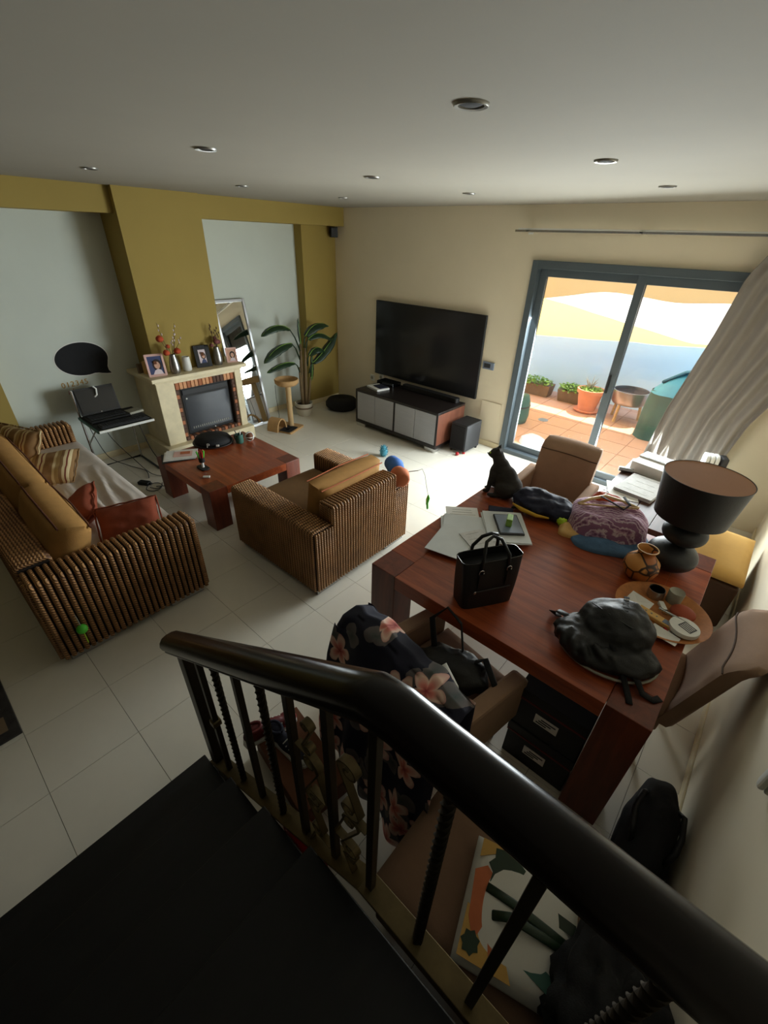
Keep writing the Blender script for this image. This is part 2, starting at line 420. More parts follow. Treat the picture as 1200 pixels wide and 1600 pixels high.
def pillow(w, h, t, n=18, pinch=.12, wr=.0, seed=0):
    """a stuffed cushion lying in XY, centre at origin"""
    g = G()
    def f(sgn):
        def q(u, v):
            a, b = 2 * u - 1, 2 * v - 1
            e = (1 - a ** 4) * (1 - b ** 4)
            k = 1 - pinch * (abs(b) ** 2) * (1 - 0) * .6 * (1 - abs(a) ** 3); l = 1 - pinch * (abs(a) ** 2) * .6 * (1 - abs(b) ** 3)
            z = t / 2 * sgn * max(0, e) ** .5 + wr * nz(a * 3 + seed, b * 3, sgn) * max(0, e)
            return (a * w / 2 * (1 - pinch * (1 - b * b) * (a * a) * .5), b * h / 2 * (1 - pinch * (1 - a * a) * (b * b) * .5), z)
        return q
    g.grid(f(1), n, n); g.grid(f(-1), n, n, True)
    return g
def rrect(w, h, r, n=5):
    p = []
    for cx, cy, a0 in ((w/2-r, h/2-r, 0), (-w/2+r, h/2-r, 90), (-w/2+r, -h/2+r, 180), (w/2-r, -h/2+r, 270)):
        for i in range(n + 1):
            a = radians(a0 + 90 * i / n); p.append((cx + r * cos(a), cy + r * sin(a)))
    return p
# ------------------------------------------------------------------ the room shell
ZC = 2.60
floor = S(ob('floor', G().box(-5.6, -3.1, -.12, .55, 5.0, -.004), 'grout'), 'pale square stone floor tiles with thin grout lines', 'floor')
TL = .41
tg = G().box(.0012, .0012, -.011, TL - .0012, TL - .0012, 0)
t0 = None
for i in range(-9, 6):
    for j in range(-4, 12):
        x, y = -1.808 + i * TL, .161 + j * TL
        if x > .45 or y > 4.9: continue
        if t0 is None: o = t0 = ob('tile', tg, 'tile_floor', floor)
        else: o = inst(t0, floor)
        o.location = (x, y, random.uniform(-.0004, .0004))
S(ob('ceiling', G().box(-5.6, -3.1, ZC, .6, 5.1, ZC + .12), 'ceiling_white'), 'off-white plaster ceiling with recessed spotlights', 'ceiling')
WX0, WX1, WZ1 = -2.27, -.10, 2.13
g = G().box(-5.6, 4.9, -.1, WX0, 5.1, ZC).box(WX1, 4.9, -.1, .6, 5.1, ZC).box(WX0, 4.9, WZ1, WX1, 5.1, ZC).box(WX0, 4.9, -.1, WX1, 5.1, -.005)
S(ob('wall_back', g, 'wall_cream'), 'cream plaster wall behind the television and around the sliding door')
S(ob('wall_left', G().box(-5.6, -3.1, -.1, -5.43, 4.9, ZC), 'wall_white'), 'off-white recessed wall panels either side of the chimney breast')
S(ob('wall_right', G().box(.45, -3.1, -.1, .6, 4.9, ZC), 'wall_cream'), 'cream plaster side wall beside the dining table')
S(ob('wall_front', G().box(-5.6, -3.1, -.1, .6, -3.0, ZC), 'wall_dark'), 'unseen wall at the stair end, coloured dark to cut bounce light')  # unseen wall; its dark colour keeps bounce light off the near floor
S(ob('wall_pillar_1', G().box(-5.43, 4.30, -.1, -5.28, 4.9, ZC), 'wall_olive'), 'olive yellow pilaster in the corner behind the banana plant', 'wall')
S(ob('wall_pillar_2', G().box(-5.43, -3.0, -.1, -5.28, .66, ZC), 'wall_olive'), 'olive yellow pilaster behind the far end of the sofa', 'wall')
S(ob('wall_beam', G().box(-5.43, -3.0, 2.39, -5.1, 4.9, ZC), 'wall_olive'), 'olive yellow dropped beam running under the ceiling', 'beam')
S(ob('wall_chimney', G().box(-5.45, 1.96, .93, -5.03, 2.79, ZC), 'wall_olive'), 'olive yellow chimney breast above the fireplace', 'wall')
S(ob('baseboard_back', G().box(-5.28, 4.885, 0, WX0, 4.9, .07), 'cream_marble', bevel=.003), 'low pale skirting along the television wall', 'baseboard')
S(ob('baseboard_left', G().box(-5.43, 2.95, 0, -5.415, 4.30, .07).box(-5.43, .66, 0, -5.415, 1.85, .07).box(-5.28, 4.30, 0, -5.268, 4.9, .07), 'cream_marble', bevel=.003), 'low pale skirting along the fireplace wall', 'baseboard')
S(ob('baseboard_right', G().box(.438, .6, 0, .45, 4.9, .07), 'cream_marble', bevel=.003), 'low pale skirting along the side wall', 'baseboard')

# sliding door
door = S(ob('door_1', G().box(WX0, 4.87, 0, WX0 + .07, 5.03, WZ1).box(WX1 - .07, 4.87, 0, WX1, 5.03, WZ1).box(WX0 + .07, 4.87, WZ1 - .07, WX1 - .07, 5.03, WZ1).box(WX0 + .07, 4.87, 0, WX1 - .07, 5.03, .05), 'frame_slate', bevel=.004), 'dark grey aluminium sliding glass door onto the patio', 'door')
def sash(x0, x1, y):
    g = G(); w = .075
    g.box(x0, y, .05, x0 + w, y + .035, WZ1 - .07).box(x1 - w, y, .05, x1, y + .035, WZ1 - .07).box(x0 + w, y, .05, x1 - w, y + .035, .05 + w).box(x0 + w, y, WZ1 - .07 - w, x1 - w, y + .035, WZ1 - .07)
    s = ob('sash', g, 'frame_slate', door, bevel=.004)
    ob('pane', G().box(x0 + w, y + .014, .05 + w, x1 - w, y + .020, WZ1 - .07 - w), 'glass', s)
    return s
sash(WX0 + .07, -1.163, 4.95)
s2 = sash(-1.238, WX1 - .07, 4.905)
ob('handle', G().box(-1.225, 4.885, .98, -1.205, 4.905, 1.16), 'black', s2, bevel=.003)

# curtain rail, double
rail = T('curtain_rail', 'slim white double curtain rail above the sliding door', 'curtain rail', (-1.0, 4.8, 2.38))
ob('track', G().box(-1.47, .02, 0, 1.44, .045, .022), 'white_plastic', rail, bevel=.003)
ob('track', G().box(-1.47, -.04, -.012, 1.44, -.018, .008), 'chrome', rail, bevel=.003)
for x in (-1.35, -.3, .8): ob('bracket', G().box(x, -.04, -.004, x + .025, .1, .006), 'white_plastic', rail)
ob('glider', G().cbox((-1.3, -.03, -.022), (.05, .012, .016)), 'white_plastic', rail, bevel=.003)

# recessed spots
k = 0
spots = {(0, 0): 'beside the yellow beam, nearest the sofa', (1, 0): 'over the coffee table edge, nearest the sofa', (2, 0): 'largest and nearest, above the stair railing',
         (0, 1): 'in front of the chimney breast', (1, 1): 'at the middle of the ceiling', (2, 1): 'above the dining table', (0, 2): 'nearest the wall speaker corner', (1, 2): 'nearest the television', (2, 2): 'nearest the sliding door'}
for i, x in enumerate((-3.83, -2.37, -.92)):
    for j, y in enumerate((1.39, 2.53, 3.68)):
        t = T('ceiling_spotlight', 'round recessed spotlight, unlit, ' + spots[(i, j)], 'spotlight', (x, y, ZC), 0, 'recessed ceiling spotlights')
        ob('ring', G().lathe([(.036, .004), (.038, -.006), (.048, -.008), (.052, -.003), (.052, .001)], n=28), 'downlight_ring', t, 60)
        ob('lens', G().lathe([(0, -.004), (.02, -.006), (.036, -.001), (.036, .002)], n=24), 'soot', t, 60)

# ------------------------------------------------------------------ stairs and railing
st = T('staircase', 'dark slate staircase descending to the tiled floor', 'staircase', (-.4, -.2, 0)); st['kind'] = 'structure'
for k in range(4):
    x0 = -1.335 + .272 * k; x1 = x0 + .31 if k < 3 else .45
    ob('step', G().box(x0 + .4, -1.0 + .2, .17 * (k + 1) - .035, x1 + .4, .312 + .2, .17 * (k + 1)), 'slate_step', st, bevel=.004)
    ob('riser', G().box(x0 + .02 + .4, -1.0 + .2, 0, (x1 if k == 3 else x0 + .29) + .4, .30 + .2, .17 * (k + 1) - .035), 'slate_step' if k < 3 else 'stair_side', st)
RY = .34
rl = T('stair_railing', 'dark wooden handrail on wrought iron balusters with scrolls', 'railing', (-1.26, RY, 0))
def px(x): return x + 1.26
def zu(x): return 1.03 + .66 * (x + 1.11) if x < -.29 else 1.572      # underside of the handrail
def zb(x): return .25 + .645 * (x + 1.16) if x < -.31 else .79          # top of the bottom rail
prof = [(-.030, 0), (.030, 0), (.034, .010), (.030, .020), (.040, .026), (.045, .046), (.041, .066), (.029, .083), (.011, .090), (-.011, .090), (-.029, .083), (-.041, .066), (-.045, .046), (-.040, .026), (-.030, .020), (-.034, .010)]
path = [(-1.375, .02, -.015), (-1.36, .0, 0)]
pts = [(px(-1.37), 0, zu(-1.37)), (px(-.36), 0, zu(-.36)), (px(-.30), 0, zu(-.30)), (px(-.24), 0, zu(-.24) + .004), (px(-.16), 0, 1.572), (px(.45), 0, 1.572)]
ob('handrail', G().sweep(pts, prof), 'wood_rail', rl, 35, label='thick dark polished wooden handrail')
ob('bottom_rail', G().sweep([(px(-1.29), 0, zb(-1.29)), (px(-.31), 0, zb(-.31)), (px(-.22), 0, .79), (px(.45), 0, .79)], [(-.03, -.012), (.03, -.012), (.03, 0), (-.03, 0)]), 'iron_brass', rl, bevel=.002)
ob('newel_post', G().box(-.028, -.02, .0, .028, .02, zu(-1.26) + .01), 'iron', rl, bevel=.004)
def twist(h, w, turns):
    g = G(); n = int(turns * 14); vs = []
    for i in range(n + 1):
        a = 2 * pi * turns * i / n; z = h * i / n
        for q in range(4):
            b = a + pi / 4 + q * pi / 2; vs.append((w * cos(b), w * sin(b), z))
    return g.add(vs, [(i * 4 + q, i * 4 + (q + 1) % 4, (i + 1) * 4 + (q + 1) % 4, (i + 1) * 4 + q) for i in range(n) for q in range(4)])
for x, tw in ((-1.135, 0), (-1.005, 1), (-.85, 0), (-.71, 1), (-.575, 0), (-.43, 0), (-.29, 0), (-.13, 1), (.025, 0), (.18, 1), (.335, 0)):
    z0, z1 = zb(x) - .01, zu(x) + .01
    if tw: ob('baluster', twist(z1 - z0, .014, 7), 'iron', rl, 50, loc=(px(x), 0, z0))
    else: ob('baluster', G().box(px(x) - .0105, -.0105, z0, px(x) + .0105, .0105, z1), 'iron', rl, bevel=.0015)
ob('bolt_clip', G().cbox((px(-1.135), 0, .62), (.035, .035, .03)), 'iron_brass', rl, bevel=.003)
def band(pts2, cx, cz, s=1, w=.02, th=.005):
    """flat iron strip bent along a 2D path in the XZ plane of the railing"""
    p = [(cx + a * s, 0, cz + b * s) for a, b in pts2]; n = len(p); vs = []
    for i, q in enumerate(p):
        d = Vector(p[min(i + 1, n - 1)]) - Vector(p[max(i - 1, 0)]); d.normalize(); nn = Vector((-d.z, 0, d.x))
        q = Vector(q)
        for a, b in ((-1, -1), (1, -1), (1, 1), (-1, 1)): vs.append(q + nn * a * th / 2 + Vector((0, b * w / 2, 0)))
    fs = [(i * 4 + k, i * 4 + (k + 1) % 4, (i + 1) * 4 + (k + 1) % 4, (i + 1) * 4 + k) for i in range(n - 1) for k in range(4)]
    return G().add(vs, fs + [(0, 1, 2, 3), tuple(4 * n - 4 + k for k in (3, 2, 1, 0))])
def spiral(r0, r1, a0, a1, n=26): return [((r0 + (r1 - r0) * i / n) * cos(a0 + (a1 - a0) * i / n), (r0 + (r1 - r0) * i / n) * sin(a0 + (a1 - a0) * i / n)) for i in range(n + 1)]
def scroll_s(h=.17):
    a = [(x - .0, y + h / 2) for x, y in spiral(.006, .034, 4.6 * pi, 2.0 * pi)]
    b = [(-x, -y - h / 2) for x, y in spiral(.034, .006, 2.0 * pi, 4.6 * pi)]
    return a + b
S1 = scroll_s()
for x, z, s, fl in ((-.50, .0, 1.0, 1), (-.50, -.20, .8, -1), (-.36, .06, 1.0, -1), (-.36, -.17, .95, 1), (-.36, -.36, .7, -1), (-.505, .20, .55, 1)):
    zc = (zb(x) + zu(x)) / 2 + z
    ob('scroll', band([(a * fl, b) for a, b in S1], px(x), zc, s), 'iron_brass', rl, 40)
for x, z, fl in ((-.50, .12, 1), (-.36, -.06, -1), (-.50, -.30, -1)):
    zc = (zb(x) + zu(x)) / 2 + z
    ob('scroll', band([(-.055 * fl, .0), (.0 * fl, .0), (.012 * fl, -.006), (.055 * fl, -.16), (.05 * fl, -.17), (-.01 * fl, -.172)], px(x), zc, 1.0), 'iron_brass', rl, 40)
# ------------------------------------------------------------------ fireplace
FX = -4.88
fp = T('fireplace', 'cream stone fireplace surround with brick lining and mantel shelf', 'fireplace', (-5.1, 2.38, 0))
def F(*a):                                 # world box -> fireplace local
    return (a[0] + 5.1, a[1] - 2.38, a[2], a[3] + 5.1, a[4] - 2.38, a[5])
ob('hearth', G().box(*F(-5.43, 1.80, 0, -4.79, 2.93, .16)), 'cream_marble', fp, bevel=.006)
ob('jamb', G().box(*F(-5.43, 1.86, .16, FX, 2.06, .87)), 'cream_marble', fp, bevel=.006)
ob('jamb', G().box(*F(-5.43, 2.81, .16, FX, 2.90, .87)), 'cream_marble', fp, bevel=.006)
ob('lintel', G().box(*F(-5.43, 2.06, .845, FX, 2.81, .87)), 'cream_marble', fp)
ob('lintel', G().box(*F(-5.43, 1.85, .87, FX + .015, 2.91, .90)), 'cream_marble', fp, bevel=.006)
ob('mantel_shelf', G().box(*F(-5.43, 1.80, .90, -4.80, 2.945, .943)), 'cream_marble', fp, bevel=.008)
ob('fire_back', G().box(*F(-5.40, 2.06, .16, -4.99, 2.81, .845)), 'soot', fp)
ob('mortar_bed', G().box(*F(-4.99, 2.06, .16, FX - .03, 2.12, .845)).box(*F(-4.99, 2.76, .16, FX - .03, 2.81, .845)).box(*F(-4.99, 2.12, .77, FX - .03, 2.76, .845)).box(*F(-4.99, 2.12, .16, FX - .03, 2.76, .20)), 'mortar', fp)
bk = [ob('brick', G().box(0, 0, 0, .10, .038, .075), m, fp, bevel=.003) for m in ('brick_tan', 'brick_red', 'brick_dark')]
first = [True, True, True]
def brick(m, loc, rot=(0, 0, 0), sc=(1, 1, 1)):
    o = bk[m] if first[m] else inst(bk[m], fp); first[m] = False
    o.location = loc; o.rotation_euler = rot; o.scale = sc
for k in range(16):
    m = 0 if k % 3 else 1
    if 10 <= k <= 12: m = 2
    brick(m, (FX + 5.1 - .115, 2.075 + k * .0455 - 2.38, .765), sc=(1.02, 1, 1))
for k in range(16): brick(1 if k % 2 else 2, (FX + 5.1 - .115, 2.075 + k * .0455 - 2.38, .162), sc=(1.05, 1, .55))
for k in range(11):
    for y in (2.064, 2.768): brick(2 if (k + (y > 2.5)) % 3 else 1, (FX + 5.1 - .118, y - 2.38, .21 + k * .05), sc=(1.0, 1.0, .6))
ins = T('electric_fire', 'black electric fire insert with dark glossy glass front', 'heater', (-4.98, 2.44, .205))
ob('casing', G().box(-.03, -.30, 0, .03, .30, .545), 'black', ins, bevel=.008)
ob('screen', G().box(.03, -.275, .04, .034, .275, .445), 'fire_screen', ins)
ob('top_band', G().box(.03, -.285, .47, .04, .285, .53), 'charcoal', ins, bevel=.004)
ob('knob', G().tube([(.03, -.25, .43), (.045, -.25, .43)], .009, 14), 'white_plastic', ins, 50)
ob('badge', G().tube([(.03, .04, .02), (.036, .04, .02)], .008, 14), 'white_plastic', ins, 50)
for k in range(18): ob('vent_slot', G().box(.034, -.235 + k * .027, .06, .0355, -.225 + k * .027, .085), 'mouse_grey', ins)

# mantel things (top z .943)
MZ = .943
def photo_frame(name, label, x, y, rz, w, h, fm, bw, seedm, tilt=-12):
    t = T(name, label, 'photo frame', (x, y, MZ), rz, 'framed photographs on the mantel')
    R = (radians(tilt), 0, 0)
    fr = ob('frame', G().box(-w/2, -.008, 0, -w/2 + bw, .008, h).box(w/2 - bw, -.008, 0, w/2, .008, h).box(-w/2 + bw, -.008, 0, w/2 - bw, .008, bw).box(-w/2 + bw, -.008, h - bw, w/2 - bw, .008, h), fm, t, bevel=.002, rot=R)
    ob('backing', G().box(-w/2 + .004, .003, .004, w/2 - .004, .009, h - .004), 'box_brown', t, rot=R)
    p = ob('photo', G().box(-w/2 + bw, -.001, bw, w/2 - bw, .003, h - bw), seedm, t, rot=R)
    iw, ih = w - 2 * bw, h - 2 * bw
    ob('hair_shape', G().lathe([(0, -.0012), (.33 * iw, -.0012), (.33 * iw, .0)], n=20, sy=1.25), 'hair_print', p, loc=(.1 * iw, -.0015, bw + .52 * ih), rot=(pi/2, 0, 0))
    ob('face_shape', G().lathe([(0, -.002), (.2 * iw, -.002), (.2 * iw, 0)], n=20, sy=1.3), 'skin_print', p, loc=(.1 * iw, -.002, bw + .5 * ih), rot=(pi/2, 0, 0))
    ob('body_shape', G().prism([(-.3 * iw, 0), (.42 * iw, 0), (.32 * iw, .22 * ih), (.1 * iw, .3 * ih), (-.12 * iw, .22 * ih)], .0012, .0022, lambda a, b, z: (a, -z, b + bw)), 'cloth_pale' if seedm != 'cloth_pale' else 'print_blue', p)
    ob('strut', G().box(-.015, .012, .0, .015, .016, h * .7), 'box_brown', t, rot=(radians(18), 0, 0), loc=(0, .05, 0))
    return t
photo_frame('photo_frame', 'pale pink framed photo of two people at the left mantel end', -4.91, 1.93, radians(78), .185, .225, 'pink_print', .022, 'print_blue')
photo_frame('photo_frame', 'wide black framed photo standing mid mantel', -4.95, 2.49, radians(80), .175, .235, 'black', .045, 'cloth_pale')
photo_frame('photo_frame', 'small pink framed photo at the mirror end of the mantel', -4.94, 2.845, radians(72), .13, .165, 'pink_print', .016, 'skin_print')
def vase_prof(h, r): return [(0, 0), (r * .72, 0), (r * .95, h * .12), (r, h * .3), (r * .86, h * .62), (r * .62, h * .9), (r * .56, h), (r * .5, h), (r * .55, h * .88), (r * .3, h * .2), (0, h * .15)]
def flower(t, p, r, m):
    f = ob('blossom', G().ell((0, 0, 0), (r * .8, r * .8, r * .62), 12, 8, nz=.25, nsc=3), m, t, 180, loc=p)
    for k in range(9):
        a = k * 2.4; e = .35 + .5 * (k % 3)
        M = Matrix.Rotation(a, 3, 'Z') @ Matrix.Rotation(e, 3, 'Y')
        ob('petal', G().ell((0, 0, 0), (r * .55, r * .45, r * .12), 8, 6, M), m, f, 180, loc=tuple(M @ Vector((0, 0, r * .55))))
def vase_with(label, x, y, stems, blooms, h=.2, r=.054, fm='flower_orange'):
    t = T('vase', label, 'vase', (x, y, MZ), 0, 'metal vases of dried flowers')
    ob('body', G().lathe(vase_prof(h, r), n=28), 'steel', t, 60)
    for sx, sy, sz in stems:
        ob('stem', G().tube([(0, 0, .1), (sx * .3, sy * .35, h + .04), (sx * .8, sy * .75, h + sz * .6), (sx, sy, h + sz)], [.003, .003, .0025, .0018], 6), 'twig', t, 60)
        for q in range(3): ob('bud', G().ell((sx * (.8 + .08 * q) + .004 * (-1) ** q, sy * (.75 + .09 * q) + .006 * (-1) ** q, h + sz * (.65 + .13 * q)), (.006, .006, .012), 8, 6), 'cloth_pale' if fm == 'flower_orange' else 'twig', t, 180)
    for bx, by, bz, br in blooms:
        ob('stem', G().tube([(0, 0, .1), (bx * .5, by * .5, h + bz * .4), (bx, by, h + bz)], .003, 6), 'twig', t, 60)
        flower(t, (bx, by, h + bz), br, fm)
vase_with('brushed steel vase with orange flowers beside the pale pink frame', -4.90, 2.12, [(.02, -.10, .33), (-.02, .1, .30), (.03, .05, .22), (0, .13, .17), (-.05, .05, .14)], [(.01, -.10, .17, .048), (.03, -.07, .03, .044), (.04, .045, .035, .046), (-.02, -.02, .08, .03)])
vase_with('brushed steel vase with withered mauve flowers beside the black frame', -4.95, 2.665, [(0, -.04, .26), (.02, .0, .2), (0, .04, .22), (-.02, .07, .16), (-.03, -.02, .24)], [(.03, -.065, .03, .03), (.02, .0, .06, .04), (.0, .04, .05, .036), (-.03, .02, .09, .03)], fm='flower_mauve')
cup = T('ceramic_cup', 'white tapered ceramic tumbler between the two mantel photographs', 'cup', (-4.93, 2.27, MZ))
ob('body', G().lathe([(0, 0), (.036, 0), (.047, .012), (.048, .05), (.04, .15), (.037, .152), (.036, .148), (.042, .05), (0, .02)], n=28), 'white_plastic', cup, 50)
tag(ob('wooden_block', G().cbox((0, 0, .05), (.03, .09, .10), radians(10)), 'pot_brown', bevel=.004, loc=(-5.16, 1.87, MZ)), 'small brown wooden block at the dark back corner of the mantel', 'box')
tag(ob('paper_box', G().cbox((0, 0, .065), (.05, .07, .13), radians(25)), 'cream_plastic', bevel=.003, loc=(-5.09, 1.90, MZ)), 'ochre card box leaning behind the pale pink photo frame', 'box')

# ------------------------------------------------------------------ leaning mirror
mr = T('floor_mirror', 'tall silver framed mirror leaning beside the fireplace', 'mirror', (-5.09, 3.16, 0), radians(-2.2))
H, W = 1.60, .44; A = radians(11.5)
def MM(x, y, z): return (-(z * sin(A)) + x * cos(A), y, z * cos(A) + x * sin(A))
def mbox(g, y0, z0, y1, z1, x0, x1):
    vs = [MM(x, y, z) for x in (x0, x1) for y, z in ((y0, z0), (y1, z0), (y1, z1), (y0, z1))]
    return g.add(vs, [(0, 1, 2, 3), (7, 6, 5, 4), (0, 4, 5, 1), (1, 5, 6, 2), (2, 6, 7, 3), (3, 7, 4, 0)])
fw = .035
for a in ((-W/2, 0, -W/2 + fw, H), (W/2 - fw, 0, W/2, H), (-W/2 + fw, 0, W/2 - fw, fw), (-W/2 + fw, H - fw, W/2 - fw, H)):
    ob('frame_rail', mbox(G(), *a, -.012, .018), 'steel', mr, bevel=.004)
ob('mirror_pane', mbox(G(), -W/2 + fw, fw, W/2 - fw, H - fw, -.004, .004), 'mirror_glass', mr)

# ------------------------------------------------------------------ wall decal, letters, speaker, plates
dz = T('wall_sticker', 'black speech bubble chalkboard sticker on the recessed wall', 'sticker', (-5.43, 1.41, 1.11))
poly = []
for i in range(49):
    a = radians(-18 + 306 * i / 48); poly.append((.245 * cos(a), .163 * sin(a)))
poly += [(.115, -.158), (.15, -.168), (.19, -.176), (.238, -.180), (.218, -.145), (.216, -.105), (.226, -.075)]
ob('bubble', G().prism(poly, .0, .004, lambda a, b, z: (z, a, b)), 'black_fabric', dz)
out = [(a * 1.035, b * 1.05) for a, b in poly]
ob('border', G().prism(out, .0, .002, lambda a, b, z: (z, a, b)), 'white_plastic', dz)
nm = T('number_decals', 'row of gold numbers and red figures stuck below the speech bubble', 'sticker', (-5.43, 1.27, .88))
for k, ch in enumerate('012345'): text('numeral', ch, .075, 'gold', nm, (.002, -.105 + k * .043, .012 * (k - 2.5) * .12), (pi/2, 0, pi/2))
for k, (ch, y) in enumerate((('a', -.07), ("'", -.03), ('a', .045), ('t', .08))): text('numeral', ch, .07, 'red', nm, (.002, y, -.075), (pi/2, 0, pi/2))
sp = T('wall_speaker', 'small black loudspeaker high in the corner under the beam', 'speaker', (-5.20, 4.80, 2.26))
ob('cabinet', G().cbox((0, 0, .06), (.09, .10, .12), radians(-30)), 'black', sp, bevel=.008)
ob('grille', G().cbox((.05, -.03, .06), (.012, .085, .105), radians(-30)), 'charcoal', sp, bevel=.003)
ob('bracket', G().box(-.075, -.012, .04, -.03, .012, .08), 'black', sp)
pl = T('wall_controller', 'grey wall thermostat between the television and the door', 'thermostat', (-2.60, 4.9, .96))
ob('plate', G().box(-.075, -.02, 0, .075, 0, .085), 'grey_blue', pl, bevel=.004)
ob('display', G().box(-.055, -.0225, .02, .03, -.02, .068), 'charcoal', pl)
ac = T('access_panel', 'flush square cover plate low on the wall by the subwoofer', 'panel', (-2.48, 4.9, .36))
ob('plate', G().box(-.14, -.008, 0, .14, 0, .22), 'wall_cream', ac, bevel=.003)
for x, z, l in ((-4.52, .43, 'small white wall socket left of the television stand'), (-4.34, .47, 'taller white double socket behind the television stand')):
    so = T('wall_socket', l, 'socket', (x, 4.9, z))
    ob('plate', G().box(-.04, -.012, 0, .04, 0, .09), 'white_plastic', so, bevel=.004)
    ob('outlet', G().tube([(0, -.010, .045), (0, -.016, .045)], .024, 20), 'mouse_grey', so, 50)
ic = T('wall_intercom', 'white curved wall handset on the side wall above the stairs', 'intercom', (.45, 1.235, .95))
ob('cradle', G().prism(rrect(.06, .20, .025), 0, .014, lambda a, b, z: (-z, a, b + .10)), 'white_plastic', ic, bevel=.004)
ob('handset', G().prism(rrect(.045, .19, .02), .014, .03, lambda a, b, z: (-z - .004 * (b / .09) ** 2, a - .005, b + .10)), 'white_plastic', ic, bevel=.008)

# ------------------------------------------------------------------ television, stand, subwoofer
tv = T('television', 'large wall mounted flat television with a dark screen', 'television', (-3.56, 4.9, 1.065))
ob('bezel', G().box(-.865, -.055, -.49, .865, -.02, .49), 'black', tv, bevel=.004)
ob('screen', G().box(-.857, -.0575, -.48, .857, -.055, .482), 'tv_screen', tv)
ob('mount', G().box(-.3, -.02, -.2, .3, 0, .2), 'charcoal', tv)
sd = T('tv_stand', 'low dark media cabinet with grey doors and reddish wood ends', 'cabinet', (-3.485, 4.48, 0))
HW, D0, D1, TH = .695, -.285, .31, .52
ob('top', G().box(-HW, D0, TH - .03, HW, D1, TH), 'espresso', sd, bevel=.003)
ob('base', G().box(-HW, D0, .05, HW, D1, .095), 'espresso', sd, bevel=.003)
ob('carcass', G().box(-HW + .03, D0 + .03, .095, HW - .03, D1, TH - .03), 'espresso', sd)
for x0 in (-HW, HW - .03): ob('side_panel', G().box(x0, D0 + .012, .095, x0 + .03, D1, TH - .03), 'wood_stand', sd, bevel=.002)
for x0 in (-HW, -.012, HW - .024): ob('upright', G().box(x0, D0, .095, x0 + .024, D0 + .012, TH - .03), 'espresso', sd)
dw = (HW - .024 - .012) / 2
for k, x0 in enumerate((-HW + .024, -HW + .024 + dw, .012, .012 + dw)):
    ob('door', G().box(x0 + .003, D0 + .004, .1, x0 + dw - .003, D0 + .03, TH - .034), 'door_grey', sd, bevel=.002)
for x in (-HW + .09, HW - .09):
    for y in (D0 + .05, D1 - .05): ob('foot', G().box(x - .08, y - .045, 0, x + .08, y + .045, .05), 'chrome', sd, bevel=.003)
bk1 = T('magazine', 'white paperback with dark cover lying on the media cabinet', 'book', (-3.98, 4.43, TH), radians(-14))
ob('pages', G().box(-.13, -.1, 0, .13, .1, .022), 'white_paper', bk1)
ob('cover', G().box(-.06, -.04, .022, .11, .09, .034), 'navy', bk1, bevel=.002)
tag(ob('set_top_box', G().box(-.15, -.09, 0, .15, .09, .05), 'black_gloss', bevel=.006, loc=(-4.0, 4.68, TH)), 'small black box at the back left of the media cabinet', 'box')
tag(ob('soundbar', G().prism(rrect(.9, .09, .03), 0, .06), 'black', bevel=.006, loc=(-3.3, 4.71, TH)), 'long black soundbar on the media cabinet under the television', 'speaker')
sw = T('subwoofer', 'black cube subwoofer on the floor beside the media cabinet', 'speaker', (-2.62, 4.60, 0))
ob('cabinet', G().box(-.115, -.17, .03, .115, .17, .37), 'charcoal', sw, bevel=.008)
ob('top_panel', G().box(-.11, -.165, .37, .11, .165, .374), 'black', sw)
ob('grille', G().box(-.10, -.178, .05, .10, -.17, .35), 'black_fabric', sw, bevel=.003)
for x in (-.09, .09):
    for y in (-.14, .14): ob('foot', G().lathe([(.016, 0), (.02, .03)], (x, y, 0), 14), 'red' if (x > 0 and y < 0) else 'black', sw, 50)
tag(ob('toy_ball', G().ell((0, 0, .022), (.024, .024, .022), 16, 10), 'red', smooth=180, loc=(-2.56, 4.36, 0)), 'tiny red ball on the floor in front of the subwoofer', 'toy')
bed = T('cat_bed', 'round black plush pet cushion in the corner by the plant', 'pet bed', (-4.84, 4.55, 0))
ob('cushion', G().lathe([(0, 0), (.2, 0), (.25, .05), (.25, .10), (.21, .15), (.14, .165), (.06, .145), (0, .14)], n=36), 'black_fabric', bed, 180)
ob('button', G().ell((0, 0, .14), (.02, .02, .008), 12, 6), 'black', bed, 180)

# ------------------------------------------------------------------ banana plant
bp = T('banana_plant', 'artificial banana plant with arching leaves in a cream pot', 'plant', (-5.0, 3.93, 0))
ob('pot', G().lathe([(0, 0), (.085, 0), (.11, .05), (.125, .13), (.128, .19), (.118, .19), (.11, .15), (0, .15)], n=32), 'pot_cream', bp, 50)
ob('pot_band', G().lathe([(.1262, .115), (.1285, .118), (.1295, .135), (.128, .138)], n=32), 'pot_brown', bp, 60)
ob('soil', G().lathe([(0, .165), (.108, .158)], n=24), 'soil', bp)
for a, (sx, sy, tz, r) in enumerate(((-.02, .02, 1.0, .028), (.03, .05, .95, .026), (.0, -.03, .7, .022), (.05, .09, .55, .02))):
    ob('trunk', G().tube([(sx * .5, sy * .4, .14), (sx * .8, sy * .7, tz * .4), (sx, sy, tz * .75), (sx * 1.1, sy * 1.2, tz)], [r * 1.1, r, r * .85, r * .5], 10), 'trunk', bp, 180)
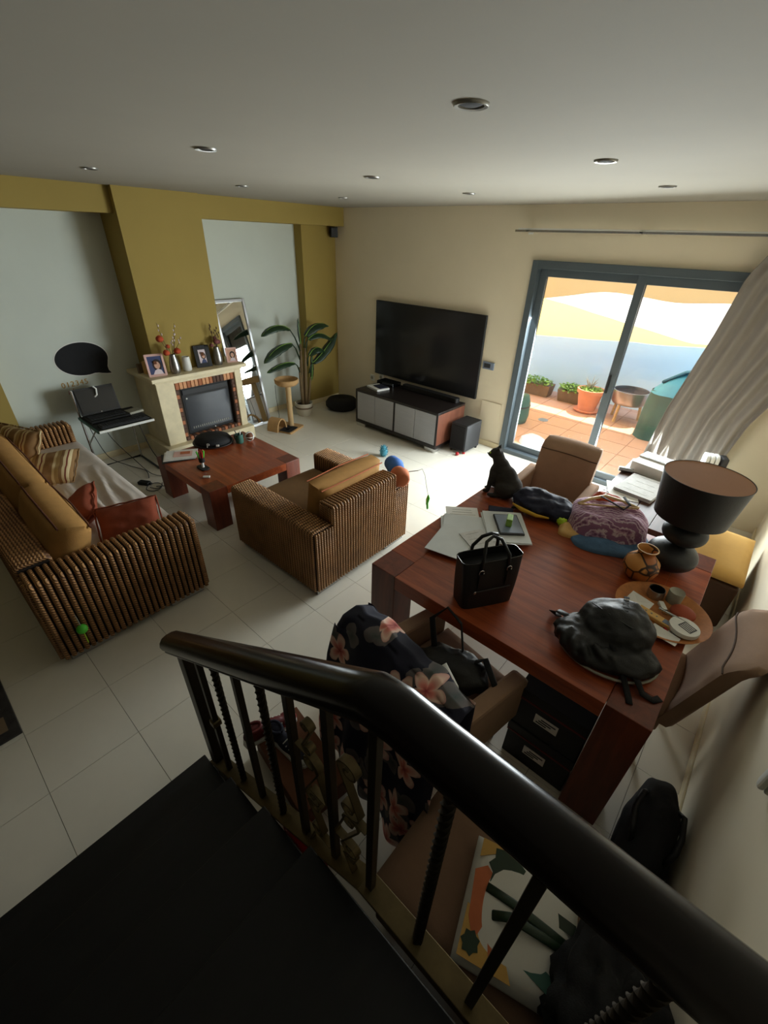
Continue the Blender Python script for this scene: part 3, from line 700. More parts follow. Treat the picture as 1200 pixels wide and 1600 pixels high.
def leaf(stem, ctrl, w, bend=.0):
    """ctrl: 4 points of the midrib, local to plant"""
    P = [Vector((c[0] + 5.0, c[1] - 3.93, c[2])) for c in ctrl]
    def B(t):
        a = 1 - t; return P[0] * a**3 + P[1] * 3 * a * a * t + P[2] * 3 * a * t * t + P[3] * t**3
    def f(u, v):
        p = B(v); d = (B(min(1, v + .01)) - B(max(0, v - .01))).normalized()
        s = d.cross(Vector((.35, 0, 1))).normalized(); n = s.cross(d)
        k = (2 * u - 1); ww = w * (sin(pi * min(1, v * .93 + .07)) ** .6) * (1 + .12 * nz(v * 9, k * 2, w * 30))
        return p + s * k * ww - n * (abs(k) ** 1.5) * ww * .55 + n * .006 * nz(v * 14, k * 6)
    lf = ob('leaf', G().grid(f, 8, 18), 'leaf_green', bp, 180, solid=.0015)
    ob('midrib', G().tube([B(i / 10) for i in range(11)], [.006 - .0005 * i for i in range(11)], 6), 'leaf_light', lf, 60)
    q = Vector((stem[0] + 5.0, stem[1] - 3.93, stem[2]))
    ob('leaf_stalk', G().tube([q, (q + P[0]) / 2 + Vector((0, 0, .04)), P[0]], [.011, .009, .006], 8), 'leaf_green', bp, 180)
leaf((-5.02, 3.95, .9), [(-4.98, 3.76, 1.22), (-4.97, 3.62, 1.32), (-4.96, 3.44, 1.30), (-4.95, 3.29, 1.18)], .074)
leaf((-5.02, 3.93, .8), [(-4.97, 3.77, 1.04), (-4.96, 3.62, 1.07), (-4.94, 3.42, 1.0), (-4.92, 3.27, .86)], .080)
leaf((-5.0, 3.91, .6), [(-4.97, 3.79, .78), (-4.95, 3.64, .84), (-4.93, 3.45, .80), (-4.91, 3.29, .74)], .060)
leaf((-4.99, 3.99, .95), [(-4.99, 4.03, 1.10), (-4.98, 4.14, 1.25), (-4.98, 4.30, 1.28), (-4.97, 4.45, 1.19)], .082)
leaf((-4.97, 4.0, .9), [(-4.96, 4.05, 1.06), (-4.95, 4.2, 1.17), (-4.94, 4.36, 1.12), (-4.93, 4.53, .96)], .068)
leaf((-4.96, 4.03, .6), [(-4.95, 4.10, .74), (-4.93, 4.25, .82), (-4.93, 4.42, .97), (-4.93, 4.57, 1.10)], .074)
leaf((-4.98, 4.02, .7), [(-4.97, 4.06, .84), (-4.94, 4.12, .96), (-4.93, 4.22, .98), (-4.92, 4.34, .84)], .074)
leaf((-5.02, 3.96, .9), [(-5.03, 3.97, 1.0), (-5.04, 3.98, 1.12), (-5.05, 3.975, 1.22), (-5.05, 3.97, 1.33)], .026)
leaf((-4.97, 4.04, .4), [(-4.96, 4.07, .5), (-4.95, 4.09, .62), (-4.95, 4.10, .76), (-4.96, 4.10, .9)], .03)

# ------------------------------------------------------------------ cat tree
ct = T('cat_tree', 'beige cat tree with round perch, sisal post and scratching arch', 'cat tree', (-4.74, 3.40, 0), radians(20))
ob('base_board', G().prism(rrect(.36, .34, .03), 0, .025), 'plush_beige', ct, bevel=.004)
ob('paw_mat', G().prism(rrect(.17, .22, .02), .025, .03, lambda a, b, z: (a + .07, b - .06, z)), 'black_fabric', ct)
for x, y, r in ((.07, -.09, .024), (.035, -.045, .010), (.06, -.035, .011), (.085, -.035, .011), (.108, -.05, .010)):
    ob('paw_print', G().lathe([(0, 0), (r, 0)], (x, y, .0312), 14), 'white_plastic', ct)
ob('post', G().tube([(.03, .07, .02), (.03, .07, .60)], .037, 20), 'sisal', ct, 60)
ob('perch', G().lathe([(0, .60), (.13, .60), (.155, .625), (.16, .665), (.15, .675), (.135, .655), (.12, .632), (0, .625)], (.03, .05, 0), 32), 'plush_beige', ct, 60)
arc = [(-.06 + .115 * cos(pi * i / 14), .025 + .16 * sin(pi * i / 14)) for i in range(15)]; arc2 = [(-.06 + .095 * cos(pi * i / 14), .025 + .14 * sin(pi * i / 14)) for i in range(14, -1, -1)]
ob('scratch_arch', G().prism(arc + arc2, -.13, .05, lambda a, b, z: (z * .9 - .03, a - .07, b)), 'plush_beige', ct, 40)
ob('toy_cord', G().tube([(-.08, -.06, .60), (-.082, -.062, .45), (-.07, -.05, .2), (-.09, -.05, .06)], .003, 6), 'black', ct)
# ------------------------------------------------------------------ wicker seating
def round_path(pts, r=.02, n=4):
    P = [Vector(p) for p in pts]; out = [P[0]]
    for i in range(1, len(P) - 1):
        a = (P[i - 1] - P[i]).normalized(); b = (P[i + 1] - P[i]).normalized()
        for k in range(n + 1):
            t = k / n; out.append((P[i] + a * r) * (1 - t) ** 2 + P[i] * 2 * t * (1 - t) + (P[i] + b * r) * t ** 2)
    return out + [P[-1]]
def ribs(name, parent, paths, r=.0095):
    g = G()
    for p in paths: g.tube(round_path(p), r, 6)
    return ob(name, g, 'wicker', parent, 180, kind='stuff')
def frange(a, b, st):
    n = max(1, round((b - a) / st)); return [a + (b - a) * i / n for i in range(n + 1)]

ar = T('wicker_armchair', 'square brown wicker armchair with tan cushions facing the fireplace', 'armchair', (-2.39, 2.005, 0), radians(1))
X0, X1, Y1, AH, BH = -.49, .49, .525, .565, .70
c = .008
for s in (-1, 1):
    y0, y1 = sorted((s * (Y1 - c), s * .345))
    ob('arm', G().box(X0 + c, y0, .045, X1 - c, y1, AH - c), 'wicker_core', ar, bevel=.01)
    ribs('arm_weave', ar, [[(x, s * Y1, .05), (x, s * Y1, AH), (x, s * .345, AH), (x, s * .345, .30)] for x in frange(X0 + .01, X1 - .02, .028)])
    ribs('arm_front_weave', ar, [[(X0, y, .05), (X0, y, AH - .01)] for y in frange(y0 + .01, y1 - .01, .0235)])
    ribs('corner_weave', ar, [[(X1, y, .05), (X1, y, AH - .01)] for y in frange(y0 + .012, y1 - .012, .026)])
ob('back', G().box(.36, -.345, .045, X1 - c, .345, BH - c), 'wicker_core', ar, bevel=.01)
ribs('back_weave', ar, [[(X1, y, .05), (X1, y, BH), (.355, y, BH), (.355, y, .45)] for y in frange(-.333, .333, .0278)])
ribs('back_end_weave', ar, [[(x, s * .345, AH), (x, s * .345, BH - .01)] for x in frange(.37, X1 - .01, .0235) for s in (-1, 1)])
ob('seat_base', G().box(X0 + c, -.345, .045, .36, .345, .29), 'wicker_core', ar)
for x in (X0 + .07, X1 - .07):
    for y in (-Y1 + .14, Y1 - .14): ob('foot', G().box(x - .05, y - .12, 0, x + .05, y + .12, .045), 'steel', ar, bevel=.003)
def box_cushion(w, d, h, r=.05):
    g = G(); n = 14
    def q(sg):
        def f(u, v):
            a, b = 2 * u - 1, 2 * v - 1
            e = max(0, (1 - abs(a) ** 10) * (1 - abs(b) ** 10))
            return (a * w / 2, b * d / 2, sg * (h / 2 - r * .9 * (1 - e ** .5)) + sg * .012 * (1 - a * a) * (1 - b * b))
        return f
    top, bot = q(1), q(-1)
    g.grid(top, n, n); g.grid(bot, n, n, True)
    ring = [(i / n, 0) for i in range(n)] + [(1, i / n) for i in range(n)] + [(1 - i / n, 1) for i in range(n)] + [(0, 1 - i / n) for i in range(n)]
    vs = [top(u, v) for u, v in ring] + [((top(u, v)[0]) * 1.012, top(u, v)[1] * 1.012, 0) for u, v in ring] + [bot(u, v) for u, v in ring]
    m = len(ring)
    return g.add(vs, [(k * m + i, k * m + (i + 1) % m, (k + 1) * m + (i + 1) % m, (k + 1) * m + i) for k in (0, 1) for i in range(m)])
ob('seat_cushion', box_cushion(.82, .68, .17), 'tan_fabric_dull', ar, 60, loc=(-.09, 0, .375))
bc = ob('back_cushion', box_cushion(.66, .36, .19), 'tan_fabric', ar, 60, loc=(.235, .02, .60), rot=(0, radians(-78), pi), label='tan boxed back cushion with orange piping')
bc.rotation_euler = (radians(90), 0, radians(90)); bc.rotation_euler = (radians(80), 0, radians(-90))
for z in (.095, -.095): ob('piping', G().tube([(-.325, .172, z * .8), (0, .178, z * .9), (.325, .172, z * .8)], .005, 6), 'toy_orange', bc, 60)
npill = T('neck_pillow', 'blue and orange bolster pillow on the armchair arm', 'pillow', (-2.02, 2.50, AH + .0), radians(-35))
def bol(x0, x1): return G().tube([(x0, 0, .075), (x0 + (x1 - x0) * .1, 0, .075), (x0 + (x1 - x0) * .5, .01, .08), (x0 + (x1 - x0) * .9, 0, .075), (x1, 0, .075)], [.035, .066, .075, .068, .05], 16)
ob('blue_half', bol(-.19, .03), 'toy_blue', npill, 180); ob('orange_half', bol(.02, .17), 'toy_orange', npill, 180)
wt = T('wand_toy', 'bright green string cat toy dangling beside the armchair', 'toy', (-1.76, 2.62, .33))
ob('string', G().tube([(-.14, .02, .31), (-.10, .02, .34), (-.06, .01, .30), (-.03, 0, .22), (-.005, 0, .14)], .0022, 5), 'mouse_grey', wt)
ob('tassel', G().tube([(0, 0, .14), (.006, 0, .11), (-.004, 0, .06), (.003, 0, .01), (0, 0, 0)], [.005, .011, .010, .009, .003], 8), 'toy_green', wt, 180)
ob('tassel', G().tube([(-.005, 0, .13), (-.016, .004, .09), (-.014, 0, .04)], [.004, .006, .003], 8), 'lime', wt, 180)
ob('handle', G().tube([(-.14, .02, .31), (-.34, -.08, .245)], .004, 8), 'mouse_grey', wt)
tb = T('fluffy_toy', 'fuzzy teal cat toy standing on the floor behind the armchair', 'toy', (-3.19, 3.68, 0))
ob('core', G().ell((0, 0, .07), (.045, .045, .07), 18, 12, nz=.12, nsc=5), 'teal', tb, 180)
gg = G()
for k in range(150):
    a = random.uniform(0, 2 * pi); e = random.uniform(-1, 1); q = sqrt(1 - e * e); d = Vector((q * cos(a) * .045, q * sin(a) * .045, e * .07))
    gg.tube([Vector((0, 0, .07)) + d * .9, Vector((0, 0, .07)) + d * 1.3 + Vector((random.uniform(-1, 1), random.uniform(-1, 1), 0)) * .008], [.003, .001], 4)
ob('bristles', gg, 'teal', tb, kind='stuff')

# sofa
so = T('wicker_sofa', 'long brown wicker sofa with tan back cushions along the dark side', 'sofa', (-3.85, .525, 0))
L, SY0, SY1, SH = 1.30, -.475, .475, .62
for s in (-1, 1):
    x0, x1 = sorted((s * (L - c), s * (L - .165)))
    ob('arm', G().box(x0, SY0 + c, .045, x1, SY1 - c, SH - c), 'wicker_core', so, bevel=.01)
    ribs('arm_weave', so, [[(s * L, y, .05), (s * L, y, SH), (s * (L - .17), y, SH), (s * (L - .17), y, .30)] for y in frange(SY0 + .02, SY1 - .02, .036)], .0142)
    ribs('arm_front_weave', so, [[(x, SY1, .05), (x, SY1, SH - .01)] for x in frange(x0 + .018, x1 - .018, .036)], .0142)
    ribs('arm_rear_weave', so, [[(x, SY0, .05), (x, SY0, SH - .01)] for x in frange(x0 + .018, x1 - .018, .036)], .0142)
ob('back', G().box(-L + .17, SY0 + c, .045, L - .17, SY0 + .16, SH + .02), 'wicker_core', so)
ribs('back_weave', so, [[(x, SY0, .05), (x, SY0, SH + .03), (x, SY0 + .165, SH + .03), (x, SY0 + .165, .3)] for x in frange(-L + .19, L - .19, .036)], .0142)
ob('seat_base', G().box(-L + .17, SY0 + .1, .045, L - .17, SY1 - .03, .28), 'wicker_core', so)
ribs('front_weave', so, [[(x, SY1 - .025, .05), (x, SY1 - .025, .29)] for x in frange(-L + .19, L - .19, .036)], .0142)
for x in (-L + .09, L - .07):
    for y in (SY0 + .16, SY1 - .16): ob('foot', G().box(x - .05, y - .12, 0, x + .05, y + .12, .045), 'steel', so, bevel=.003)
ob('seat_cushion', box_cushion(2.24, .74, .15), 'tan_fabric', so, 60, loc=(0, .09, .355))
def back_cush(x, ln):
    b = ob('back_cushion', box_cushion(ln, .42, .22, .07), 'tan_fabric', so, 60, loc=(x, SY0 + .275, .565), rot=(radians(70), 0, 0), label='tan back cushion with dark brown piping')
    ob('piping', G().tube([(-ln / 2 + .02, .19, .085), (-ln / 4, .198, .088 + .004), (0, .2, .092), (ln / 4, .198, .09), (ln / 2 - .02, .19, .085)], .006, 6), 'piping_brown', b, 60)
    ob('piping', G().tube([(-ln / 2 + .02, .19, -.085), (0, .2, -.092), (ln / 2 - .02, .19, -.085)], .006, 6), 'piping_brown', b, 60)
back_cush(-.40, 1.44); back_cush(.71, .78)
# fitted sheet on the seat
def sheet(u, v):
    x = -1.125 + 2.25 * u; y = -.30 + .86 * v
    top = .445; k = (y - .46) / .10
    z = top
    if k > 0: z = top - .17 * min(1, k) ** 1.7; y = .46 + .075 * min(1, k) ** .5
    w = 0
    for cy, x0, x1, am, sl in ((-.02, -.35, .75, .030, .05), (.07, -.30, .60, .022, .06), (.15, -.38, .80, .030, .10), (.21, -.20, .55, .018, .08), (.27, -.40, .90, .028, .12), (.33, -.10, .60, .018, .10), (.38, -.45, .70, .026, .14), (.43, -.3, .9, .02, .06)):
        if x0 < x < x1:
            q = (x - x0) / (x1 - x0); ln = y - cy + sl * (x - x0) - .025 * nz(x * 3.5 + cy * 40, cy * 9)
            w += am * exp(-(ln / .020) ** 2) * sin(pi * q) ** .6 * (.75 + .25 * nz(x * 6, cy * 30))
    return (x, y, z + w * (1 if k < 0 else max(0, 1 - k)) + .006 * nz(x * 5, y * 5))
tag(ob('bed_sheet', G().grid(sheet, 150, 40), 'sheet_white', None, 180, solid=.004, loc=(-3.85, .525, .004)), 'crumpled off-white sheet spread over the sofa seat', 'sheet')
def cushion(name, label, m, loc, rot, w=.42, h=.42, t=.15, group=None, fr=True):
    q = T(name, label, 'cushion', loc, 0, group); q.rotation_euler = rot
    ob('cover', pillow(w, h, t, 20, .16, .012, loc[0]), m, q, 180)
    if fr:
        P = [(w / 2 * .99 * sx, h / 2 * .99 * sy, 0) for sx, sy in ((-1, -1), (1, -1), (1, 1), (-1, 1), (-1, -1))]
        pt = []
        for a, b in zip(P[:-1], P[1:]):
            for i in range(10):
                u = i / 10; x = a[0] + (b[0] - a[0]) * u; y = a[1] + (b[1] - a[1]) * u
                pt.append((x, y, .006 * sin(i * 2.3)))
        ob('edging', G().tube(pt + [pt[0]], .006, 5), m, q, 180)
    return q
cushion('throw_cushion', 'striped beige and brown cushion propped upright against the sofa corner', 'striped_fabric', (-4.72, .52, .615), (radians(62), radians(0), radians(22)), .50, .36, .15, 'striped sofa cushions')
cushion('throw_cushion', 'striped beige and brown cushion lying flat below the upright striped one', 'striped_fabric', (-4.32, .62, .505), (radians(14), radians(-4), radians(62)), .40, .46, .13, 'striped sofa cushions')
cushion('throw_cushion', 'rust orange cushion leaning on the sofa back', 'orange_fabric', (-3.36, .53, .535), (radians(38), radians(6), radians(-20)), .42, .34, .14, 'rust orange sofa cushions')
cushion('throw_cushion', 'rust orange cushion leaning on the near sofa arm', 'orange_fabric', (-2.95, .73, .535), (radians(42), radians(-4), radians(68)), .40, .32, .14, 'rust orange sofa cushions')
gb = T('ball_toy', 'small green ball toy hanging on the sofa side near the floor', 'toy', (-2.50, .19, .13))
ob('ball', G().ell((0, 0, .115), (.03, .03, .03), 18, 12), 'toy_green', gb, 180); ob('tail', G().tube([(0, 0, .09), (.004, 0, .05), (0, 0, 0)], .004, 6), 'lime', gb); ob('loop', G().tube([(0, 0, .14), (-.012, 0, .18), (-.045, 0, .20)], .003, 6), 'mouse_grey', gb)

# ------------------------------------------------------------------ coffee table and what lies on it
def block_table(name, label, loc, hx, hy, H, leg, th, wm, em):
    t = T(name, label, 'table', loc)
    ob('top', G().box(-hx + leg, -hy, H - th, hx - leg, hy, H).box(-hx, -hy + leg, H - th, -hx + leg, hy - leg, H).box(hx - leg, -hy + leg, H - th, hx, hy - leg, H), wm, t, bevel=.002)
    for sx in (-1, 1):
        for sy in (-1, 1):
            x0, x1 = sorted((sx * hx, sx * (hx - leg))); y0, y1 = sorted((sy * hy, sy * (hy - leg)))
            ob('leg', G().box(x0 + .0015, y0 + .0015, 0, x1 - .0015, y1 - .0015, H + .0005), em, t, bevel=.003)
    ob('apron', G().box(-hx + .12, -hy + leg, H - th - .025, hx - .12, hy - leg, H - th), em, t)
    return t
block_table('coffee_table', 'square reddish wooden coffee table between sofa and fireplace', (-3.68, 1.915, 0), .495, .485, .40, .165, .075, 'wood_table', 'wood_end')
CZ = .4005
pp = T('magazine_stack', 'loose printed sheets with pink pictures on the coffee table corner', 'papers', (-4.03, 1.60, CZ), radians(-28))
for k, (dx, dy, r) in enumerate(((.02, -.02, .1), (0, 0, 0), (-.01, .015, -.06))): ob('sheet', G().cbox((dx, dy, .004 + .006 * k), (.21, .29, .005), r), 'white_paper' if k else 'black', pp)
ob('picture', G().cbox((-.01, .03, .0195), (.13, .17, .001), -.06), 'pink_print', pp); ob('picture', G().cbox((-.03, .05, .0205), (.06, .09, .001), -.06), 'toy_orange', pp)
cpx = T('round_case', 'flat round black case with a white P on the coffee table', 'case', (-4.10, 2.00, CZ), radians(-35))
ob('body', G().lathe([(0, 0), (.14, 0), (.165, .02), (.17, .045), (.15, .075), (.08, .09), (0, .092)], n=36, sy=1.1), 'black_fabric', cpx, 60)
ob('brim', G().lathe([(.16, .012), (.185, .016), (.185, .024), (.16, .03)], n=36, sy=1.1), 'black_leather', cpx, 60)
text('letter', 'P', .06, 'white_plastic', cpx, (.179, -.03, .045), (radians(72), 0, radians(82)), .002)
ob('clasp', G().cbox((.172, .06, .04), (.012, .03, .02)), 'white_plastic', cpx, bevel=.003)
mg = T('coffee_mug', 'dark green patterned mug on the coffee table', 'mug', (-3.92, 2.20, CZ))
ob('body', G().lathe([(0, 0), (.036, 0), (.040, .01), (.040, .095), (.036, .095), (.035, .015), (0, .012)], n=24), 'tarp_green', mg, 50)
ob('handle', G().tube([(-.036, -.01, .075), (-.062, -.02, .07), (-.066, -.02, .045), (-.055, -.018, .025), (-.036, -.01, .02)], .006, 8), 'tarp_green', mg, 180)
ob('brush', G().tube([(.01, 0, .03), (.0, .02, .13)], .006, 8), 'white_plastic', mg); ob('brush', G().tube([(-.01, .01, .03), (-.02, -.03, .135)], .005, 8), 'charcoal', mg)
ys = T('yarn_ball', 'brown ball wound with white string beside the green mug', 'ball', (-3.90, 2.31, CZ))
ob('core', G().ell((0, 0, .045), (.045, .045, .045), 18, 12), 'box_brown', ys, 180)
for k in range(5):
    M = Matrix.Rotation(k * 1.1, 3, 'X') @ Matrix.Rotation(k * .7, 3, 'Y')
    ob('strand', G().tube([Vector((0, 0, .045)) + M @ Vector((.046 * cos(a * pi / 12), .046 * sin(a * pi / 12), 0)) for a in range(25)], .004, 6), 'white_plastic', ys, 180)
ph = T('pen_holder', 'black pen stand holding colourful markers on the coffee table', 'pen holder', (-3.64, 1.63, CZ))
ob('base', G().prism(rrect(.14, .08, .03), 0, .012), 'black', ph, bevel=.003); ob('post', G().tube([(0, 0, .01), (0, 0, .07)], .012, 12), 'white_plastic', ph, 60); ob('cup', G().lathe([(0, .065), (.026, .065), (.03, .11), (.026, .11), (.022, .075), (0, .07)], n=20), 'black', ph, 50)
for k, m in enumerate(('red', 'toy_green', 'toy_orange', 'red', 'pink_print', 'toy_green', 'dark_red')):
    a = k * .9; ob('marker', G().tube([(.014 * cos(a), .014 * sin(a), .08), (.032 * cos(a), .032 * sin(a), .175)], .007, 8), m, ph, 60)
tag(ob('eraser', G().cbox((0, 0, .007), (.06, .028, .014), radians(48)), 'white_plastic', bevel=.003, loc=(-3.45, 1.555, CZ)), 'small white eraser on the coffee table corner', 'eraser')

# ------------------------------------------------------------------ laptop stand
ls = T('laptop_stand', 'slim laptop stand with white edged tray and metal pole', 'stand', (-4.93, 1.41, 0))
ob('tray', G().box(-.27, -.26, .585, .27, .265, .60), 'black', ls, bevel=.002)
ob('tray_edge', G().box(.27, -.262, .58, .285, .267, .604), 'white_plastic', ls, bevel=.003)
ob('side_edge', G().box(-.27, -.272, .578, .27, -.26, .602), 'tarp_green', ls)
for y in (-.25, .22): ob('pole', G().tube([(-.27, y, .0), (-.27, y, .875 if y < 0 else .58)], .011, 12), 'chrome', ls, 60)
ob('foot_bar', G().tube([(.2, -.25, .012), (-.29, -.25, .012), (-.29, .22, .012), (.2, .22, .012)], .012, 10), 'charcoal', ls, 60)
ob('arm', G().tube([(-.27, -.25, .30), (.05, -.2, .58)], .008, 8), 'chrome', ls, 60)
ob('clip', G().tube([(-.262, -.06, .78), (-.25, -.04, .80), (-.25, -.03, .86), (-.262, -.05, .885)], .009, 8), 'white_plastic', ls, 60)
lp = T('laptop', 'open black laptop on the white edged stand', 'laptop', (-5.02, 1.36, .60))
ob('base', G().box(-.13, -.19, 0, .12, .19, .022), 'black', lp, bevel=.004)
gl = G(); 
vs = [(-.135, -.19, .02), (-.135, .19, .02), (-.20, .19, .275), (-.20, -.19, .275)]
gl.add([Vector(p) for p in vs] + [Vector(p) + Vector((-.012, 0, -.002)) for p in vs], [(0, 1, 2, 3), (7, 6, 5, 4), (0, 4, 5, 1), (1, 5, 6, 2), (2, 6, 7, 3), (3, 7, 4, 0)])
ld = ob('lid', gl, 'black', lp); 
ob('screen', G().add([(-.137, -.175, .035), (-.137, .175, .035), (-.193, .175, .262), (-.193, -.175, .262)], [(0, 1, 2, 3)]), 'tv_screen', ld, solid=.002, loc=(.004, 0, 0))
ob('badge', G().ell((-.135, 0, .03), (.004, .008, .004), 10, 6), 'white_plastic', ld, 180)
gk = G()
for i in range(5):
    for j in range(13): gk.box(-.08 + i * .03, -.165 + j * .0255, .022, -.08 + i * .03 + .024, -.165 + j * .0255 + .021, .026)
ob('laptop_keys', gk, 'charcoal', lp, kind='stuff')
kb = T('keyboard', 'separate black keyboard at the front edge of the laptop stand', 'keyboard', (-4.76, 1.42, .60))
ob('case', G().box(-.07, -.23, 0, .07, .23, .016), 'black', kb, bevel=.004)
gk = G()
for i in range(5):
    for j in range(18): gk.box(-.06 + i * .024, -.215 + j * .0242, .016, -.06 + i * .024 + .019, -.215 + j * .0242 + .02, .022)
ob('keyboard_keys', gk, 'charcoal', kb, kind='stuff')
tag(ob('notepad', G().cbox((0, 0, .012), (.12, .15, .024), radians(8)), 'candle_grey', bevel=.002, loc=(-5.0, 1.62, .60)), 'beige notepad beside the laptop on the stand', 'notepad')
def cable(label, pts, r=.004):
    P = [Vector(p) for p in pts]; out = []
    for i in range(len(P) - 1):
        p0, p1, p2, p3 = P[max(i - 1, 0)], P[i], P[i + 1], P[min(i + 2, len(P) - 1)]
        for k in range(8):
            t = k / 8; out.append(.5 * ((2 * p1) + (p2 - p0) * t + (2 * p0 - 5 * p1 + 4 * p2 - p3) * t * t + (3 * p1 - p0 - 3 * p2 + p3) * t ** 3))
    out.append(P[-1])
    return tag(ob('power_cable', G().tube(out, r, 6), 'black', None, 180), label, 'cable', 'cables under the laptop stand')
cable('black cable drooping from the laptop stand tray front', [(-4.82, 1.25, .59), (-4.80, 1.28, .45), (-4.72, 1.4, .2), (-4.62, 1.5, .03), (-4.45, 1.62, .006), (-4.3, 1.55, .006), (-4.36, 1.42, .006)])
cable('black cable hanging behind the laptop stand by the wall', [(-5.22, 1.2, .6), (-5.25, 1.24, .35), (-5.2, 1.3, .1), (-5.05, 1.42, .01), (-4.8, 1.5, .006), (-4.6, 1.45, .006)])
cable('grey cable hanging beside the fireplace wall', [(-5.0, 1.62, .59), (-5.0, 1.64, .4), (-4.98, 1.68, .15), (-4.9, 1.72, .01), (-4.6, 1.72, .006), (-4.35, 1.66, .006)], .005)
cable('black cable coiled on the floor beside the coffee table leg', [(-4.40, 1.50, .006), (-4.30, 1.44, .007), (-4.28, 1.36, .008), (-4.36, 1.32, .009), (-4.44, 1.38, .010), (-4.42, 1.46, .011), (-4.33, 1.47, .012), (-4.30, 1.40, .013), (-4.37, 1.36, .014)])
ad = T('power_adapter', 'black power brick on the floor by the coffee table', 'adapter', (-4.50, 1.36, 0), radians(30))
ob('brick_case', G().box(-.06, -.03, 0, .06, .03, .035), 'black', ad, bevel=.006); ob('plug', G().box(.06, -.012, .01, .085, .012, .026), 'black', ad)
# ------------------------------------------------------------------ dining table, chairs
block_table('dining_table', 'large square reddish wooden dining table with block legs', (-.54, 2.075, 0), .71, .705, .76, .17, .085, 'wood_table', 'wood_end')
DZ = .7605
def dining_chair(label, loc, rz, m='suede', lean=10, arms=True):
    t = T('dining_chair', label, 'chair', loc, rz, 'upholstered dining chairs')
    ob('seat', box_cushion(.46, .50, .13), m, t, 60, loc=(0, .02, .405))
    ob('seat_frame', G().box(-.22, -.20, .28, .22, .25, .35), m, t, bevel=.01)
    # curved back slab with a rolled top
    def f(sg):
        def q(u, v):
            x = (2 * u - 1) * .235; z = .36 + .53 * v
            roll = -.05 * max(0, (v - .8) / .2) ** 2
            y = -.235 - sin(radians(lean)) * (z - .36) + .035 * (2 * u - 1) ** 2 + roll
            th = .045 * (1 - .5 * max(0, (v - .93) / .07) ** 2) * (1 - .45 * abs(2 * u - 1) ** 8)
            return (x * (1 - .06 * max(0, (v - .9) / .1) ** 2), y + sg * th, z)
        return q
    n = 16; g = G(); a, b = f(1), f(-1); g.grid(a, n, n); g.grid(b, n, n, True)
    ring = [(i / n, 0) for i in range(n)] + [(1, i / n) for i in range(n)] + [(1 - i / n, 1) for i in range(n)] + [(0, 1 - i / n) for i in range(n)]
    k = len(ring); g.add([a(*p) for p in ring] + [b(*p) for p in ring], [(i, (i + 1) % k, k + (i + 1) % k, k + i) for i in range(k)])
    ob('backrest', g, m, t, 70)
    ob('back_seam', G().tube([Vector(a(u / 12, .84)) + Vector((0, .003, 0)) for u in range(13)], .0035, 6), 'pouf_side', t, 60)
    for s in ((-1, 1) if arms else ()):
        x0, x1 = sorted((s * .225, s * .305))
        g = G(); pr = [(-.26, .30), (.24, .30), (.245, .55), (.22, .585), (-.10, .61), (-.29, .63)]
        g.prism(pr, x0, x1, lambda p, q, z: (z, p, q)); ob('armrest', g, m, t, bevel=.015)
    for sx in (-1, 1):
        for sy in (-.17, .21): ob('leg', G().tube([(sx * .20, sy, .29), (sx * .205, sy * 1.06, 0)], [.022, .015], 8), 'espresso', t, 50)
    return t
dining_chair('brown suede dining chair between the table and the sliding door', (-1.0, 3.22, 0), radians(180), 'suede', 12)
dining_chair('brown suede dining chair squeezed between the table and the side wall', (.03, 2.04, 0), radians(90), 'suede', 14, False)
dining_chair('brown suede dining chair with a floral dress draped over its back', (-.645, 1.25, 0), radians(-10), 'suede', 6)

# cat
cat = T('cat', 'dark tabby cat sitting upright on the dining table edge', 'cat', (-1.135, 2.575, DZ), radians(18))
g = G()
g.ell((.055, 0, .075), (.10, .082, .078)).ell((.03, 0, .13), (.082, .07, .095), M=Matrix.Rotation(-.45, 3, 'Y')).ell((-.01, 0, .19), (.062, .056, .085), M=Matrix.Rotation(-.3, 3, 'Y')).ell((-.045, 0, .15), (.045, .048, .08))
g.ell((-.04, 0, .255), (.042, .04, .05)).ell((-.062, 0, .295), (.047, .043, .039)).ell((-.10, 0, .283), (.022, .021, .017)).ell((-.085, 0, .278), (.024, .03, .02))
for s in (-1, 1):
    g.tube([(-.055, s * .03, .16), (-.07, s * .03, .08), (-.075, s * .028, .02)], [.028, .02, .016], 10).ell((-.088, s * .028, .012), (.026, .017, .013))
    g.ell((.045, s * .066, .06), (.075, .035, .06)).ell((-.03, s * .075, .014), (.045, .02, .015))
    g.tube([(-.055, s * .026, .315), (-.05, s * .03, .335), (-.045, s * .032, .358)], [.021, .014, .003], 8)
g.tube([(.13, .0, .035), (.17, -.03, .02), (.185, -.09, .016), (.165, -.15, .015), (.12, -.19, .015)], [.026, .021, .018, .016, .010], 10)
ob('body', g, 'cat_fur', cat, remesh=.0075)
for s in (-1, 1): ob('eye', G().ell((-.101, s * .019, .300), (.006, .007, .006), 10, 8), 'lime', cat, 180)
ob('nose', G().ell((-.122, 0, .286), (.004, .006, .004), 10, 8), 'black', cat, 180)

# lamp
lm = T('table_lamp', 'black table lamp with stacked pebble base and wide drum shade', 'lamp', (-.038, 2.50, DZ))
ob('pebble', G().ell((0, 0, .085), (.128, .128, .085), 28, 16), 'lamp_black', lm, 180)
ob('pebble', G().ell((.012, 0, .238), (.108, .108, .072), 28, 16), 'lamp_black', lm, 180)
ob('stem', G().tube([(0, 0, .30), (0, 0, .48)], .012, 12), 'black', lm, 60)
ob('shade', G().lathe([(.168, .335), (.196, .565), (.193, .565), (.165, .335)], n=48), 'lamp_black', lm, 40)
ob('shade_lining', G().lathe([(.1645, .337), (.1925, .563)], n=48), 'lamp_inner', lm, 60)
ob('diffuser', G().lathe([(0, .52), (.187, .52)], n=40), 'lamp_inner', lm)
